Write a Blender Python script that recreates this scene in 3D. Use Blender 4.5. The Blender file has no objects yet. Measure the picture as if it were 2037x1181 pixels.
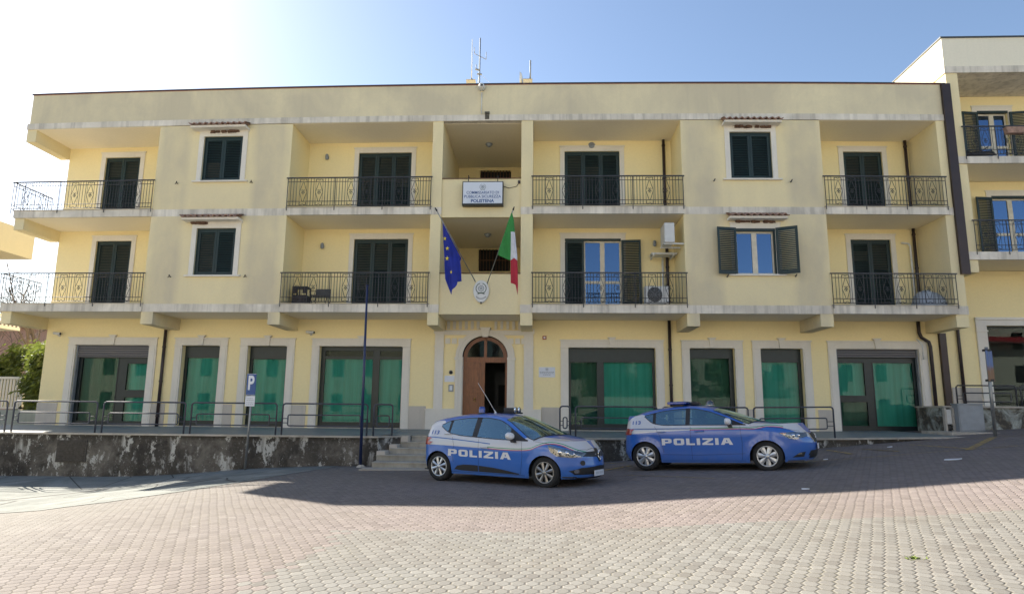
import bpy, bmesh, math, random
from mathutils import Vector, Matrix
from mathutils.bvhtree import BVHTree
from mathutils.geometry import delaunay_2d_cdt
random.seed(7)
S = bpy.context.scene
R = math.radians

# ------------------------------------------------------------------ camera
cam = bpy.data.cameras.new('camera'); camo = bpy.data.objects.new('camera', cam)
S.collection.objects.link(camo); S.camera = camo
cam.sensor_width = 36.0; cam.lens = 36.0 * 1312.6 / 2037.0
cam.clip_start = 0.1; cam.clip_end = 6000
pit, yaw, rol = 0.1708, -0.04406, 0.009673
fw = Vector((math.sin(yaw)*math.cos(pit), math.cos(yaw)*math.cos(pit), math.sin(pit)))
rt = Vector((math.cos(yaw), -math.sin(yaw), 0)); up = rt.cross(fw)
rt2 = rt*math.cos(rol) + up*math.sin(rol); up2 = up*math.cos(rol) - rt*math.sin(rol)
m = Matrix((rt2, up2, -fw)).transposed().to_4x4(); m.translation = (0, 0, 1.5)
camo.matrix_world = m

# ------------------------------------------------------------------ sky and sun
SUN_EL, SUN_AZ = 33.96, 54.0            # azimuth measured left of the view into the facade (+Y)
w = bpy.data.worlds.new('World'); S.world = w; w.use_nodes = True
nt = w.node_tree; bg = nt.nodes['Background']
sky = nt.nodes.new('ShaderNodeTexSky'); sky.sky_type = 'NISHITA'; sky.sun_disc = False
sky.sun_elevation = R(SUN_EL); sky.sun_rotation = R(-SUN_AZ)
sky.air_density = 1.0; sky.dust_density = 0.9; sky.ozone_density = 1.2; sky.altitude = 100
nt.links.new(sky.outputs[0], bg.inputs[0]); bg.inputs[1].default_value = 0.067
sl = bpy.data.lights.new('sun', 'SUN'); sl.energy = 5.0; sl.angle = R(0.53); sl.color = (1.0, 0.925, 0.81)
so = bpy.data.objects.new('sun', sl); S.collection.objects.link(so)
sd = Vector((math.sin(R(SUN_AZ))*math.cos(R(SUN_EL)), -math.cos(R(SUN_AZ))*math.cos(R(SUN_EL)), -math.sin(R(SUN_EL))))
so.rotation_euler = sd.to_track_quat('-Z', 'Y').to_euler(); so.location = (-30, 40, 40)
S.view_settings.view_transform = 'Standard'; S.view_settings.look = 'None'
S.view_settings.exposure = 1.67; S.view_settings.gamma = 1.0
try:
    S.cycles.max_bounces = 8; S.cycles.diffuse_bounces = 4; S.cycles.transparent_max_bounces = 16
    S.cycles.sample_clamp_indirect = 6.0; S.cycles.sample_clamp_direct = .8
except Exception: pass

# ------------------------------------------------------------------ helpers
def dzw(x, z):
    "gentle camber of the long facade: its middle stands a little higher than its ends"
    h = z - 1.5; g = max(0.0, min(1.0, (h - 3) / 8.4)); x = max(-20, min(14.5, x))
    return g * (0.11 - 0.19 * ((x + 1.8) / 16) ** 2)

def tag(o, label=None, cat=None, group=None, kind=None):
    if label: o['label'] = label
    if cat: o['category'] = cat
    if group: o['group'] = group
    if kind: o['kind'] = kind
    return o

def thing(name, label, cat, loc=(0, 0, 0), rz=0, group=None, parent=None):
    o = bpy.data.objects.new(name, None); S.collection.objects.link(o)
    o.location = loc; o.rotation_euler = (0, 0, rz); o.empty_display_size = .2
    if parent: o.parent = parent
    return tag(o, label, cat, group)

def rootloc(p):
    v = Vector((0, 0, 0))
    while p is not None: v += p.location; p = p.parent
    return v

class MB:
    def __init__(s): s.v = []; s.f = []; s.mi = []; s.sm = []
    def add(s, vs, fs, mi=0, smooth=False):
        b = len(s.v); s.v += [tuple(q) for q in vs]
        for f in fs: s.f.append([b + i for i in f]); s.mi.append(mi); s.sm.append(smooth)
        return s
    def box(s, x0, x1, y0, y1, z0, z1, mi=0):
        x0, x1 = sorted((x0, x1)); y0, y1 = sorted((y0, y1)); z0, z1 = sorted((z0, z1))
        return s.add([(x0,y0,z0),(x1,y0,z0),(x1,y1,z0),(x0,y1,z0),(x0,y0,z1),(x1,y0,z1),(x1,y1,z1),(x0,y1,z1)],
                     [(0,3,2,1),(4,5,6,7),(0,1,5,4),(1,2,6,5),(2,3,7,6),(3,0,4,7)], mi)
    def quad(s, a, b, c, d, mi=0): return s.add([a, b, c, d], [(0, 1, 2, 3)], mi)
    def lbox(s, x0, x1, y0, y1, z0, z1, step=1.0, mi=0):
        "box cut along x so that the camber bends it"
        n = max(1, int(math.ceil((x1 - x0) / step))); vs = []; fs = []
        for i in range(n + 1):
            x = x0 + (x1 - x0) * i / n
            vs += [(x, y0, z0), (x, y1, z0), (x, y1, z1), (x, y0, z1)]
        for i in range(n):
            a = 4 * i
            for k in range(4): fs.append((a + k, a + 4 + k, a + 4 + (k + 1) % 4, a + (k + 1) % 4))
        fs += [(0, 1, 2, 3), (4 * n + 3, 4 * n + 2, 4 * n + 1, 4 * n)]
        return s.add(vs, fs, mi)
    def tube(s, pts, r, n=6, mi=0, smooth=True, cap=True, r2=None, closed=False):
        pts = [Vector(p) for p in pts]; m_ = len(pts); vs = []; fs = []; pu = None
        for i, p in enumerate(pts):
            if closed: t = pts[(i + 1) % m_] - pts[i - 1]
            elif i == 0: t = pts[1] - p
            elif i == m_ - 1: t = p - pts[i - 1]
            else: t = (pts[i + 1] - p).normalized() + (p - pts[i - 1]).normalized()
            if t.length < 1e-9: t = Vector((0, 0, 1))
            t.normalize()
            if pu is None: pu = t.orthogonal().normalized()
            pu = (pu - t * pu.dot(t))
            if pu.length < 1e-6: pu = t.orthogonal()
            pu.normalize(); pv = t.cross(pu)
            rr = r if r2 is None else r + (r2 - r) * i / (m_ - 1)
            for k in range(n):
                a = 2 * math.pi * (k + .5) / n
                vs.append(p + pu * (rr * math.cos(a)) + pv * (rr * math.sin(a)))
        L = m_ if closed else m_ - 1
        for i in range(L):
            for k in range(n):
                j = (i + 1) % m_
                fs.append((i*n + k, i*n + (k+1) % n, j*n + (k+1) % n, j*n + k))
        if cap and not closed: fs += [tuple(range(n))[::-1], tuple((m_-1)*n + k for k in range(n))]
        return s.add(vs, fs, mi, smooth)
    def prism(s, poly, y0, y1, mi=0, axis='y'):
        "polygon in the x-z plane (or y-z with axis x, x-y with axis z), pushed between two depths"
        n = len(poly)
        def P(a, b, d): return {'y': (a, d, b), 'x': (d, a, b), 'z': (a, b, d)}[axis]
        vs = [P(a, b, y0) for a, b in poly] + [P(a, b, y1) for a, b in poly]
        fs = [tuple(range(n)), tuple(range(2*n-1, n-1, -1))] + [(i, n + i, n + (i+1) % n, (i+1) % n) for i in range(n)]
        return s.add(vs, fs, mi)
    def lathe(s, prof, c=(0,0,0), axis='z', n=24, mi=0, smooth=True, cap=False):
        vs = []; fs = []; m_ = len(prof)
        for r, h in prof:
            for k in range(n):
                a = 2*math.pi*k/n; ca, sa = r*math.cos(a), r*math.sin(a)
                vs.append({'z': (c[0]+ca, c[1]+sa, c[2]+h), 'y': (c[0]+ca, c[1]+h, c[2]+sa), 'x': (c[0]+h, c[1]+ca, c[2]+sa)}[axis])
        for i in range(m_-1):
            for k in range(n): fs.append((i*n+k, i*n+(k+1) % n, (i+1)*n+(k+1) % n, (i+1)*n+k))
        if cap: fs += [tuple(range(n)), tuple((m_-1)*n+k for k in range(n))]
        return s.add(vs, fs, mi, smooth)
    def build(s, name, mats, parent=None, warp=False, local=False, bevel=0, label=None, fixn=True):
        if not isinstance(mats, (list, tuple)): mats = [mats]
        me = bpy.data.meshes.new(name); off = Vector((0,0,0)) if local else rootloc(parent)
        vs = s.v
        if warp: vs = [(x, y, z + dzw(x, z)) for x, y, z in vs]
        vs = [(x-off.x, y-off.y, z-off.z) for x, y, z in vs]
        me.from_pydata(vs, [], s.f)
        for m_ in mats: me.materials.append(m_)
        me.polygons.foreach_set('material_index', s.mi); me.polygons.foreach_set('use_smooth', s.sm)
        me.update()
        if fixn:
            bm = bmesh.new(); bm.from_mesh(me); bmesh.ops.recalc_face_normals(bm, faces=bm.faces)
            bm.to_mesh(me); bm.free()
        o = bpy.data.objects.new(name, me); S.collection.objects.link(o)
        if parent: o.parent = parent
        if bevel:
            b = o.modifiers.new('bevel', 'BEVEL'); b.width = bevel; b.segments = 2; b.limit_method = 'ANGLE'; b.angle_limit = R(40)
        if label: o['label'] = label
        return o

def wallgrid(mb, x0, x1, z0, z1, Y, holes, depth=0.0, maxx=1.0, mi=0, rmi=None):
    "flat wall facing -Y with rectangular holes; reveals run back by depth"
    xs = sorted({x0, x1} | {h[0] for h in holes} | {h[1] for h in holes})
    zs = sorted({z0, z1} | {h[2] for h in holes} | {h[3] for h in holes})
    X2 = []
    for a, b in zip(xs, xs[1:]):
        n = max(1, int(math.ceil((b-a)/maxx))); X2 += [a + (b-a)*i/n for i in range(n)]
    X2.append(xs[-1])
    for a, b in zip(X2, X2[1:]):
        for c, d in zip(zs, zs[1:]):
            mx, mz = (a+b)/2, (c+d)/2
            if any(h[0] < mx < h[1] and h[2] < mz < h[3] for h in holes): continue
            if mx < x0 or mx > x1 or mz < z0 or mz > z1: continue
            mb.quad((a, Y, c), (b, Y, c), (b, Y, d), (a, Y, d), mi)
    r_ = mi if rmi is None else rmi
    if depth:
        for h in holes:
            a, b, c, d = h[:4]; D = Y + depth
            mb.quad((a,Y,c),(a,D,c),(a,D,d),(a,Y,d), r_); mb.quad((b,Y,c),(b,Y,d),(b,D,d),(b,D,c), r_)
            mb.quad((a,Y,d),(a,D,d),(b,D,d),(b,Y,d), r_); mb.quad((a,Y,c),(b,Y,c),(b,D,c),(a,D,c), r_)
    return mb

# ------------------------------------------------------------------ materials
class NT:
    def __init__(s, name):
        s.m = bpy.data.materials.new(name); s.m.use_nodes = True; s.t = s.m.node_tree
        s.p = s.t.nodes['Principled BSDF']; s.o = s.t.nodes['Material Output']
        tc = s.t.nodes.new('ShaderNodeNewGeometry'); s.pos = tc.outputs['Position']
        tc2 = s.t.nodes.new('ShaderNodeTexCoord'); s.obj = tc2.outputs['Object']
    def n(s, typ, ins=None, **kw):
        x = s.t.nodes.new('ShaderNode' + typ)
        for k, v in kw.items(): setattr(x, k, v)
        for k, v in (ins or {}).items():
            if hasattr(v, 'links') or hasattr(v, 'is_linked'): s.t.links.new(v, x.inputs[k])
            else: x.inputs[k].default_value = v
        return x
    def link(s, a, b): s.t.links.new(a, b)
    def map(s, vec, scale=(1,1,1), rot=(0,0,0)): return s.n('Mapping', {0: vec, 'Scale': scale, 'Rotation': rot}).outputs[0]
    def noise(s, vec, scale, detail=4, rough=.55, dist=0): return s.n('TexNoise', {'Vector': vec, 'Scale': scale, 'Detail': detail, 'Roughness': rough, 'Distortion': dist}).outputs['Fac']
    def ramp(s, fac, a, b, ca=(0,0,0,1), cb=(1,1,1,1)):
        r = s.n('ValToRGB', {0: fac}); e = r.color_ramp.elements
        e[0].position = a; e[1].position = b; e[0].color = ca; e[1].color = cb
        return r.outputs[0]
    def mix(s, fac, a, b, mode='MIX'):
        x = s.n('Mix', data_type='RGBA', blend_type=mode); ins = x.inputs
        for sock, v in ((ins[0], fac), (ins[6], a), (ins[7], b)):
            if hasattr(v, 'is_linked'): s.link(v, sock)
            else: sock.default_value = v if not isinstance(v, tuple) or len(v) == 4 else (*v, 1)
        return x.outputs[2]
    def math(s, op, a, b=0.0, c=0.0):
        x = s.n('Math', operation=op)
        for i, v in enumerate((a, b, c)):
            if hasattr(v, 'is_linked'): s.link(v, x.inputs[i])
            else: x.inputs[i].default_value = v
        return x.outputs[0]
    def bump(s, h, strength, dist=.01):
        b = s.n('Bump', {'Height': h, 'Strength': strength, 'Distance': dist}); s.link(b.outputs[0], s.p.inputs['Normal']); return b
    def set(s, color=None, rough=None, metal=None, **kw):
        for k, v in (('Base Color', color), ('Roughness', rough), ('Metallic', metal), *kw.items()):
            if v is None: continue
            if hasattr(v, 'is_linked'): s.link(v, s.p.inputs[k])
            else: s.p.inputs[k].default_value = (*v, 1) if isinstance(v, tuple) and len(v) == 3 else v
        return s.m

def simple(name, col, rough=.6, metal=0., var=.12, scale=6., bump=0., bscale=60., spec=None, coat=0.):
    k = NT(name); n1 = k.noise(k.pos, scale, 5)
    c2 = tuple(c*(1-var) for c in col); c1 = tuple(min(1, c*(1+var*.7)) for c in col)
    k.set(k.mix(k.ramp(n1, .3, .7), c2, c1), None, metal)
    k.set(rough=k.n('MapRange', {0: n1, 3: max(0, rough-.08), 4: min(1, rough+.1)}).outputs[0])
    if bump: k.bump(k.noise(k.pos, bscale, 3), bump, .01)
    if spec is not None: k.set(**{'Specular IOR Level': spec})
    if coat: k.set(**{'Coat Weight': coat, 'Coat Roughness': .04})
    return k.m

def stucco(name, col, grey, amt, streak=.5, scale=.45, bump=.25, bays=False):
    "painted render: cloudy grey weathering, vertical runs, slight patches of fresher paint"
    k = NT(name)
    big = k.noise(k.map(k.pos, (1, 1, .75)), scale, 6, .6, .4)
    run = k.noise(k.map(k.pos, (5, 5, .22)), 1.0, 4, .6)
    fine = k.noise(k.pos, 14, 4, .6)
    a = k.ramp(big, .40 - amt*.16, .72 - amt*.12)
    a = k.math('ADD', k.math('MULTIPLY', a, .75), k.math('MULTIPLY', k.ramp(run, .48, .75), streak))
    a = k.math('MULTIPLY', k.math('MINIMUM', a, 1.0), amt)
    if bays:     # cleaner render under each window, where the tiled hood and the sill have kept the rain off
        xn = k.math('ADD', k.n('SeparateXYZ', {0: k.pos}).outputs[0], k.math('MULTIPLY', k.math('SUBTRACT', k.noise(k.pos, .9, 3), .5), .35)); ms = []
        for c in (-11.45, 7.3): ms.append(k.n('MapRange', {0: k.math('ABSOLUTE', k.math('SUBTRACT', xn, c)), 1: 1.05, 2: 1.35}).outputs[0])
        wide = [k.n('MapRange', {0: k.math('ABSOLUTE', k.math('SUBTRACT', xn, c)), 1: 2.45, 2: 2.15}).outputs[0] for c in (-11.4, 7.27)]
        g_ = k.math('MULTIPLY', k.math('ADD', k.math('MULTIPLY', ms[0], wide[0]), k.math('MULTIPLY', ms[1], wide[1])), k.ramp(k.noise(k.map(k.pos, (.7,1,.35)), 1.3, 5, .6), .22, .62))
        a = k.math('MINIMUM', k.math('ADD', k.math('MULTIPLY', a, .6), k.math('MULTIPLY', g_, .62)), 1.0)
    c = k.mix(a, col, grey)
    c = k.mix(k.math('MULTIPLY', k.ramp(fine, .35, .7), .12), c, tuple(x*.6 for x in col))
    k.set(c, .88); k.bump(k.math('ADD', fine, k.noise(k.pos, 90, 2)), bump, .006)
    return k.m

M = {}
M['render_front'] = stucco('weathered_yellow_render', (.88,.75,.44), (.60,.52,.365), .80, .10, bays=True)
M['render_parapet'] = stucco('greyed_yellow_render', (.84,.73,.47), (.50,.44,.33), .85, .12, .5)
M['render_in'] = stucco('clean_yellow_render', (.94,.79,.43), (.82,.70,.42), .45, .08, .35)
M['soffit'] = stucco('soffit_plaster', (.93,.84,.65), (.80,.71,.54), .4, .0)
M['white'] = stucco('white_band_plaster', (.88,.81,.69), (.36,.32,.26), .72, .8, 1.1)
M['trim'] = stucco('cream_trim_stone', (.80,.75,.66), (.60,.56,.48), .5, .3, .8)
M['stone'] = stucco('cladding_stone', (.60,.54,.46), (.44,.40,.35), .6, .6, 1.2)
M['step'] = stucco('step_marble', (.50,.47,.40), (.24,.22,.18), .85, .5, 1.6)
M['coping'] = simple('coping_stone', (.42,.38,.32), .7, var=.25, scale=5)
M['flash'] = simple('dark_roof_flashing', (.05,.055,.06), .5)
M['redline'] = simple('red_membrane', (.25,.07,.05), .7)
M['green'] = simple('dark_green_shutter_paint', (.008,.026,.026), .5, var=.25, scale=3)
M['iron'] = simple('grey_iron', (.055,.055,.062), .5, .3, .3, 8)
M['rail'] = simple('grey_painted_tube', (.055,.06,.08), .6, 0, .25, 10)
M['pipe'] = simple('brown_downpipe', (.030,.018,.018), .45, 0, .3, 3)
M['frame'] = simple('dark_shop_frame', (.016,.026,.028), .35, .2, .2)
M['dark'] = simple('dark_interior', (.018,.018,.017), .9)
M['room'] = simple('dim_room_plaster', (.10,.095,.085), .9)
M['cream'] = simple('cream_window_frame', (.62,.56,.44), .45)
M['blind'] = simple('beige_roller_blind', (.13,.118,.09), .8)
M['wood'] = None
M['ac'] = simple('air_conditioner_white', (.62,.62,.60), .45, 0, .08)
M['grille'] = simple('dark_fan_grille', (.07,.07,.07), .5)
M['metalbox'] = simple('galvanised_box', (.27,.29,.31), .5, .2, .15, 3)
M['tileroof'] = simple('terracotta_tile', (.34,.21,.155), .8, 0, .45, 9, .3, 30)
M['brownbrick'] = simple('mortar_nest', (.13,.07,.045), .9, 0, .4, 20, .6, 40)
M['signwhite'] = simple('sign_white', (.66,.69,.75), .35, 0, .03)
M['signblue'] = simple('sign_blue', (.01,.07,.25), .4, 0, .05)
M['signgrey'] = simple('sign_grey_print', (.25,.28,.31), .5, 0, .05)
M['black'] = simple('black_plastic', (.015,.015,.016), .45)
M['poleblue'] = simple('blue_painted_pole', (.020,.032,.095), .35, .1, .2, 4)
M['pole'] = simple('galvanised_pole', (.27,.28,.28), .4, .6, .2, 8)
M['white_p'] = simple('white_plastic', (.68,.68,.66), .4)
M['redbox'] = simple('red_plastic', (.30,.03,.02), .4)
M['yellowline'] = None
M['chrome'] = simple('chrome', (.7,.7,.72), .15, 1.0, .03)

def glass_mat(name, tint=(.75,.8,.8), refl=1.0, base=.05, gcol=(1,1,1), wobble=.015):
    k = NT(name); t = k.t
    tr = k.n('BsdfTransparent', {0: (*tint, 1)}); gl = k.n('BsdfGlossy', {0: (*gcol,1), 'Roughness': .015})
    lw = k.n('Fresnel', {'IOR': 1.52}); f = k.math('MINIMUM', k.math('ADD', k.math('MULTIPLY', lw.outputs[0], refl), base), 1.0)
    wob = k.noise(k.pos, 1.1, 1); b = k.n('Bump', {'Height': wob, 'Strength': wobble, 'Distance': .05}); k.link(b.outputs[0], gl.inputs['Normal'])
    mx = k.n('MixShader', {0: f}); k.link(tr.outputs[0], mx.inputs[1]); k.link(gl.outputs[0], mx.inputs[2])
    k.link(mx.outputs[0], k.o.inputs[0]); return k.m
M['glass'] = glass_mat('window_glass', (.88,.94,.92), .9, .0, (.22,.25,.24), .015)
M['glassup'] = glass_mat('sky_reflecting_glass', (.35,.4,.45), 2.0, .30, (.25,.37,.58))
M['carglass'] = glass_mat('car_glass', (.50,.62,.62), 1.6, .20, (.60,.86,.95), .0)
M['lensclear'] = glass_mat('clear_lens', (.9,.92,.95), 1.5, .06)

def wood_mat():
    k = NT('varnished_wood'); v = k.map(k.pos, (9, 9, .8))
    g = k.noise(v, 3, 6, .6, 1.2)
    k.set(k.mix(k.ramp(g, .3, .75), (.13,.042,.014), (.30,.105,.032)), .4); k.bump(g, .15, .004); return k.m
M['wood'] = wood_mat()
def blind_mat():
    k = NT('green_fabric_blind'); v = k.map(k.pos, (6, 1, .15))
    g = k.noise(v, 1.2, 3); h = k.math('SINE', k.math('MULTIPLY', k.n('SeparateXYZ', {0: k.pos}).outputs[2], 14.0))
    c = k.mix(k.ramp(g, .3, .75), (.045,.37,.28), (.08,.52,.42)); k.set(c, .7)
    k.bump(k.math('ADD', g, k.math('MULTIPLY', h, .06)), .5, .03); return k.m
M['gblind'] = blind_mat()
def roller_mat():
    k = NT('grey_roller_shutter'); z = k.n('SeparateXYZ', {0: k.pos}).outputs[2]
    h = k.math('SINE', k.math('MULTIPLY', z, 2*math.pi/.085)); k.set(k.mix(k.ramp(h, .2, .9), (.10,.095,.10), (.22,.21,.21)), .5, .3)
    k.bump(h, .6, .01); return k.m
M['roller'] = roller_mat()
def oldwall_mat():
    "mouldy plinth wall: black lichen, pale lime patches and drips, a darker band along the top"
    k = NT('mouldy_concrete'); v = k.map(k.pos, (1, 1, .8))
    a = k.noise(v, 1.6, 8, .68, .6); b = k.noise(k.map(k.pos, (4.5, 1, .55)), 1.0, 6, .62, .3); c = k.noise(k.pos, 17, 5, .7)
    col = k.mix(k.ramp(a, .35, .65), (.028,.024,.020), (.105,.090,.072))
    col = k.mix(k.ramp(c, .40, .75), col, (.05,.045,.038))
    wm = k.math('MULTIPLY', k.ramp(k.noise(k.map(k.pos, (1.9,1,1.1)), 1.6, 9, .74, .15), .53, .56), k.ramp(b, .38, .56))
    sp = k.math('MULTIPLY', k.ramp(c, .60, .645), k.ramp(a, .44, .60))
    pale = k.math('MULTIPLY', k.ramp(k.noise(k.map(k.pos, (.9,1,.8)), 1.0, 8, .72, .3), .46, .62), .75)
    col = k.mix(pale, col, (.20,.18,.15))
    edge_ = k.n('MapRange', {0: k.math('ADD', k.n('SeparateXYZ', {0: k.pos}).outputs[2], k.math('MULTIPLY', c, .25)), 1: .72, 2: .80}).outputs[0]  # darker band along the top of the wall
    col = k.mix(k.math('MULTIPLY', edge_, .7), col, (.035,.030,.024))
    col = k.mix(k.math('MAXIMUM', wm, k.math('MULTIPLY', sp, .8)), col, (.47,.46,.42))
    k.set(col, .95); k.bump(k.math('ADD', c, a), .6, .03); return k.m
M['oldwall'] = oldwall_mat()

# ------------------------------------------------------------------ ground
GK = [(-400,-6.0),(-60,-1.6),(-30,-.7),(-18,-.46),(-14,-.41),(-12.2,-.41),(-10.7,-.36),(-9.3,-.26),(-8.1,-.14),(-6,-.04),(-3,0.0),(0,.02),(1.0,.07),(2.44,.18),(4.85,.30),(6.3,.42),(8,.56),(11.2,.83),(12.6,.93),(14,1.02),(20,1.35),(40,2.2),(400,6.0)]
def gz(x):
    for (a, za), (b, zb) in zip(GK, GK[1:]):
        if x <= b: return za + (zb-za)*(x-a)/(b-a)
    return GK[-1][1]
def gsm(x, y=None):
    f = 0.0
    if y is not None and x < -6 and y < 18.35:      # the low corner of the square also falls away from the wall
        f = min(1.0, (-6-x)/5)*min(.20, (18.35-y)*.13)
    if abs(x) > 30: return gz(x) - f
    return sum(gz(x + d) for d in (-.5, -.25, 0, .25, .5))/5 - f
def axis_pts(a, b, fine, lim):
    p = []; x = a
    while x < b - 1e-6:
        p.append(x); d = fine if -lim <= x < lim else max(fine, min(200, (abs(x)-lim)*.35 + .5)); x += d
        if x > -lim and p[-1] < -lim: x = -lim
    p.append(b); return p
gx = axis_pts(-3000, 3000, .25, 22); gy = axis_pts(-3000, 3000, .5, 30)
mb = MB(); n = len(gy)
mb.add([(x, y, gsm(x, y)) for x in gx for y in gy], [(i*n+j, (i+1)*n+j, (i+1)*n+j+1, i*n+j+1) for i in range(len(gx)-1) for j in range(n-1)], 0, True)

def paver_mat():
    k = NT('interlocking_pavers')
    s_ = k.n('SeparateXYZ', {0: k.pos}); x, y = s_.outputs[0], s_.outputs[1]
    W, P = .128, .128
    cx = k.math('COSINE', k.math('MULTIPLY', x, 2*math.pi/W)); cy = k.math('COSINE', k.math('MULTIPLY', y, math.pi/P))
    y2 = k.math('ADD', y, k.math('MULTIPLY', k.math('MULTIPLY', cx, cy), .026))
    wob = k.noise(k.pos, 2.2, 2)
    x2 = k.math('ADD', x, k.math('MULTIPLY', k.math('SUBTRACT', wob, .5), .05))
    y2 = k.math('ADD', y2, k.math('MULTIPLY', k.math('SUBTRACT', k.noise(k.map(k.pos, (1,1,1), (0,0,.7)), .8, 2), .5), .10))
    x2 = k.math('ADD', x2, 200*W); y2 = k.math('ADD', y2, 200*P)
    vec = k.n('CombineXYZ', {0: x2, 1: y2, 2: 0.0}).outputs[0]
    def brick(a, b, ms, sm, mo=(0,0,0,1)):
        q = k.n('TexBrick', {'Vector': vec, 'Color1': a, 'Color2': b, 'Mortar': mo, 'Scale': 1.0, 'Mortar Size': ms, 'Mortar Smooth': sm, 'Bias': 0.0, 'Brick Width': W, 'Row Height': P})
        q.offset = .5; q.offset_frequency = 2; return q
    bt = brick((.0,0,0,1), (1,1,1,1), .005, .6); rnd = bt.outputs[0]; mort = bt.outputs[1]
    row = k.math('FLOOR', k.math('DIVIDE', y2, P)); par = k.math('MODULO', row, 2.0)
    xq = k.math('FLOOR', k.math('ADD', k.math('DIVIDE', x2, W), k.math('MULTIPLY', k.math('SUBTRACT', 1.0, par), .5)))
    xx = k.math('GREATER_THAN', k.math('ADD', xq, k.math('MODULO', k.math('MULTIPLY', row, 1.7), 2.6)), 200-2.3/W)
    yy = k.math('LESS_THAN', row, 200.0+round(8.6/P))
    grey = k.math('MULTIPLY', xx, yy)
    lft = k.n('MapRange', {0: x, 1: -7.5, 2: -2.0}).outputs[0]
    red1 = k.mix(lft, (.190,.178,.160), (.190,.162,.154)); red2 = k.mix(lft, (.228,.215,.195), (.238,.204,.192))
    redc = k.mix(rnd, red1, red2); greyc = k.mix(rnd, (.175,.172,.158), (.218,.215,.199))
    col = k.mix(grey, redc, greyc)
    wn = k.n('TexWhiteNoise', {'Vector': k.n('CombineXYZ', {0: xq, 1: row}).outputs[0]}); wv = wn.outputs['Value']
    col = k.mix(k.math('MULTIPLY', k.math('GREATER_THAN', wv, .96), .12), col, (.36,.35,.32)); col = k.mix(k.math('MULTIPLY', k.math('LESS_THAN', wv, .08), .25), col, (.10,.085,.075))
    big = k.noise(k.pos, .35, 5, .6); fine = k.noise(k.pos, 40, 4, .7)
    col = k.mix(k.math('MULTIPLY', k.ramp(big, .38, .66), .42), col, (.165,.145,.12))
    spots = k.noise(k.pos, 2.3, 6, .7)
    col = k.mix(k.math('MULTIPLY', k.ramp(spots, .62, .72), .35), col, (.42,.40,.36))
    col = k.mix(k.math('MULTIPLY', k.ramp(fine, .3, .7), .22), col, (.12,.10,.08))
    oil = k.math('MULTIPLY', k.ramp(k.noise(k.pos, .55, 3, .5), .66, .74), k.ramp(k.noise(k.pos, 3, 4), .35, .7)); col = k.mix(k.math('MULTIPLY', oil, .45), col, (.07,.062,.055))
    moss = k.mix(k.ramp(k.noise(k.pos, .9, 4), .45, .65), (.11,.088,.068), (.15,.135,.08))
    mm = k.math('MULTIPLY', mort, k.n('MapRange', {0: spots, 1: .3, 2: .65, 3: .45, 4: 1.0}).outputs[0])
    k.set(k.mix(mm, col, moss), .9, **{'Specular IOR Level': .12})
    # each stone lies slightly tipped, with rounded edges
    b2 = brick((.0,0,0,1), (1,1,1,1), .020, 1.0)
    h = k.math('ADD', k.math('MULTIPLY', k.math('SUBTRACT', 1.0, b2.outputs[1]), .8), k.math('MULTIPLY', wv, .35))
    sx = k.n('SeparateColor', {0: wn.outputs['Color']}); tilt = k.math('ADD', k.math('MULTIPLY', k.math('SUBTRACT', sx.outputs[0], .5), k.math('SUBTRACT', k.math('DIVIDE', x2, W), xq)), k.math('MULTIPLY', k.math('SUBTRACT', sx.outputs[1], .5), k.math('SUBTRACT', k.math('DIVIDE', y2, P), row)))
    h = k.math('ADD', h, k.math('MULTIPLY', tilt, .9))
    h = k.math('ADD', h, k.math('MULTIPLY', fine, .08))
    k.bump(h, .75, .011); return k.m
M['paver'] = paver_mat()
tag(mb.build('ground', M['paver'], fixn=False), 'square paved in pale grey and faded red interlocking stones, rising to the right', kind='structure')

def drape(name, poly, mat, dz, label=None, kind='structure', seg=.3):
    "a sheet laid on the sloping ground"
    xs = [p[0] for p in poly]; ys = [p[1] for p in poly]
    vv = [Vector(p) for p in poly]; nP = len(poly); extra = []
    a = min(xs)
    while a < max(xs):
        b = min(ys)
        while b < max(ys):
            c = 0
            for i in range(nP):
                (x1, y1), (x2, y2) = poly[i], poly[(i+1) % nP]
                if (y1 > b) != (y2 > b) and a < (x2-x1)*(b-y1)/(y2-y1)+x1: c ^= 1
            if c: extra.append(Vector((a, b)))
            b += seg*1.5
        a += seg
    edge = []
    for i in range(nP):
        p, q_ = vv[i], vv[(i+1) % nP]; m_ = max(1, int((q_-p).length/seg))
        edge += [p.lerp(q_, t/m_) for t in range(m_)]
    ne = len(edge)
    r_ = delaunay_2d_cdt(edge + extra, [(i, (i+1) % ne) for i in range(ne)], [list(range(ne))], 1, 1e-5)
    mb = MB(); mb.add([(p.x, p.y, gsm(p.x, p.y)+dz) for p in r_[0]], [f for f in r_[2]], 0, True)
    o = mb.build(name, mat, fixn=False)
    for p in o.data.polygons:
        if p.normal.z < 0: p.flip()
    return tag(o, label, kind=kind)

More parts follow.
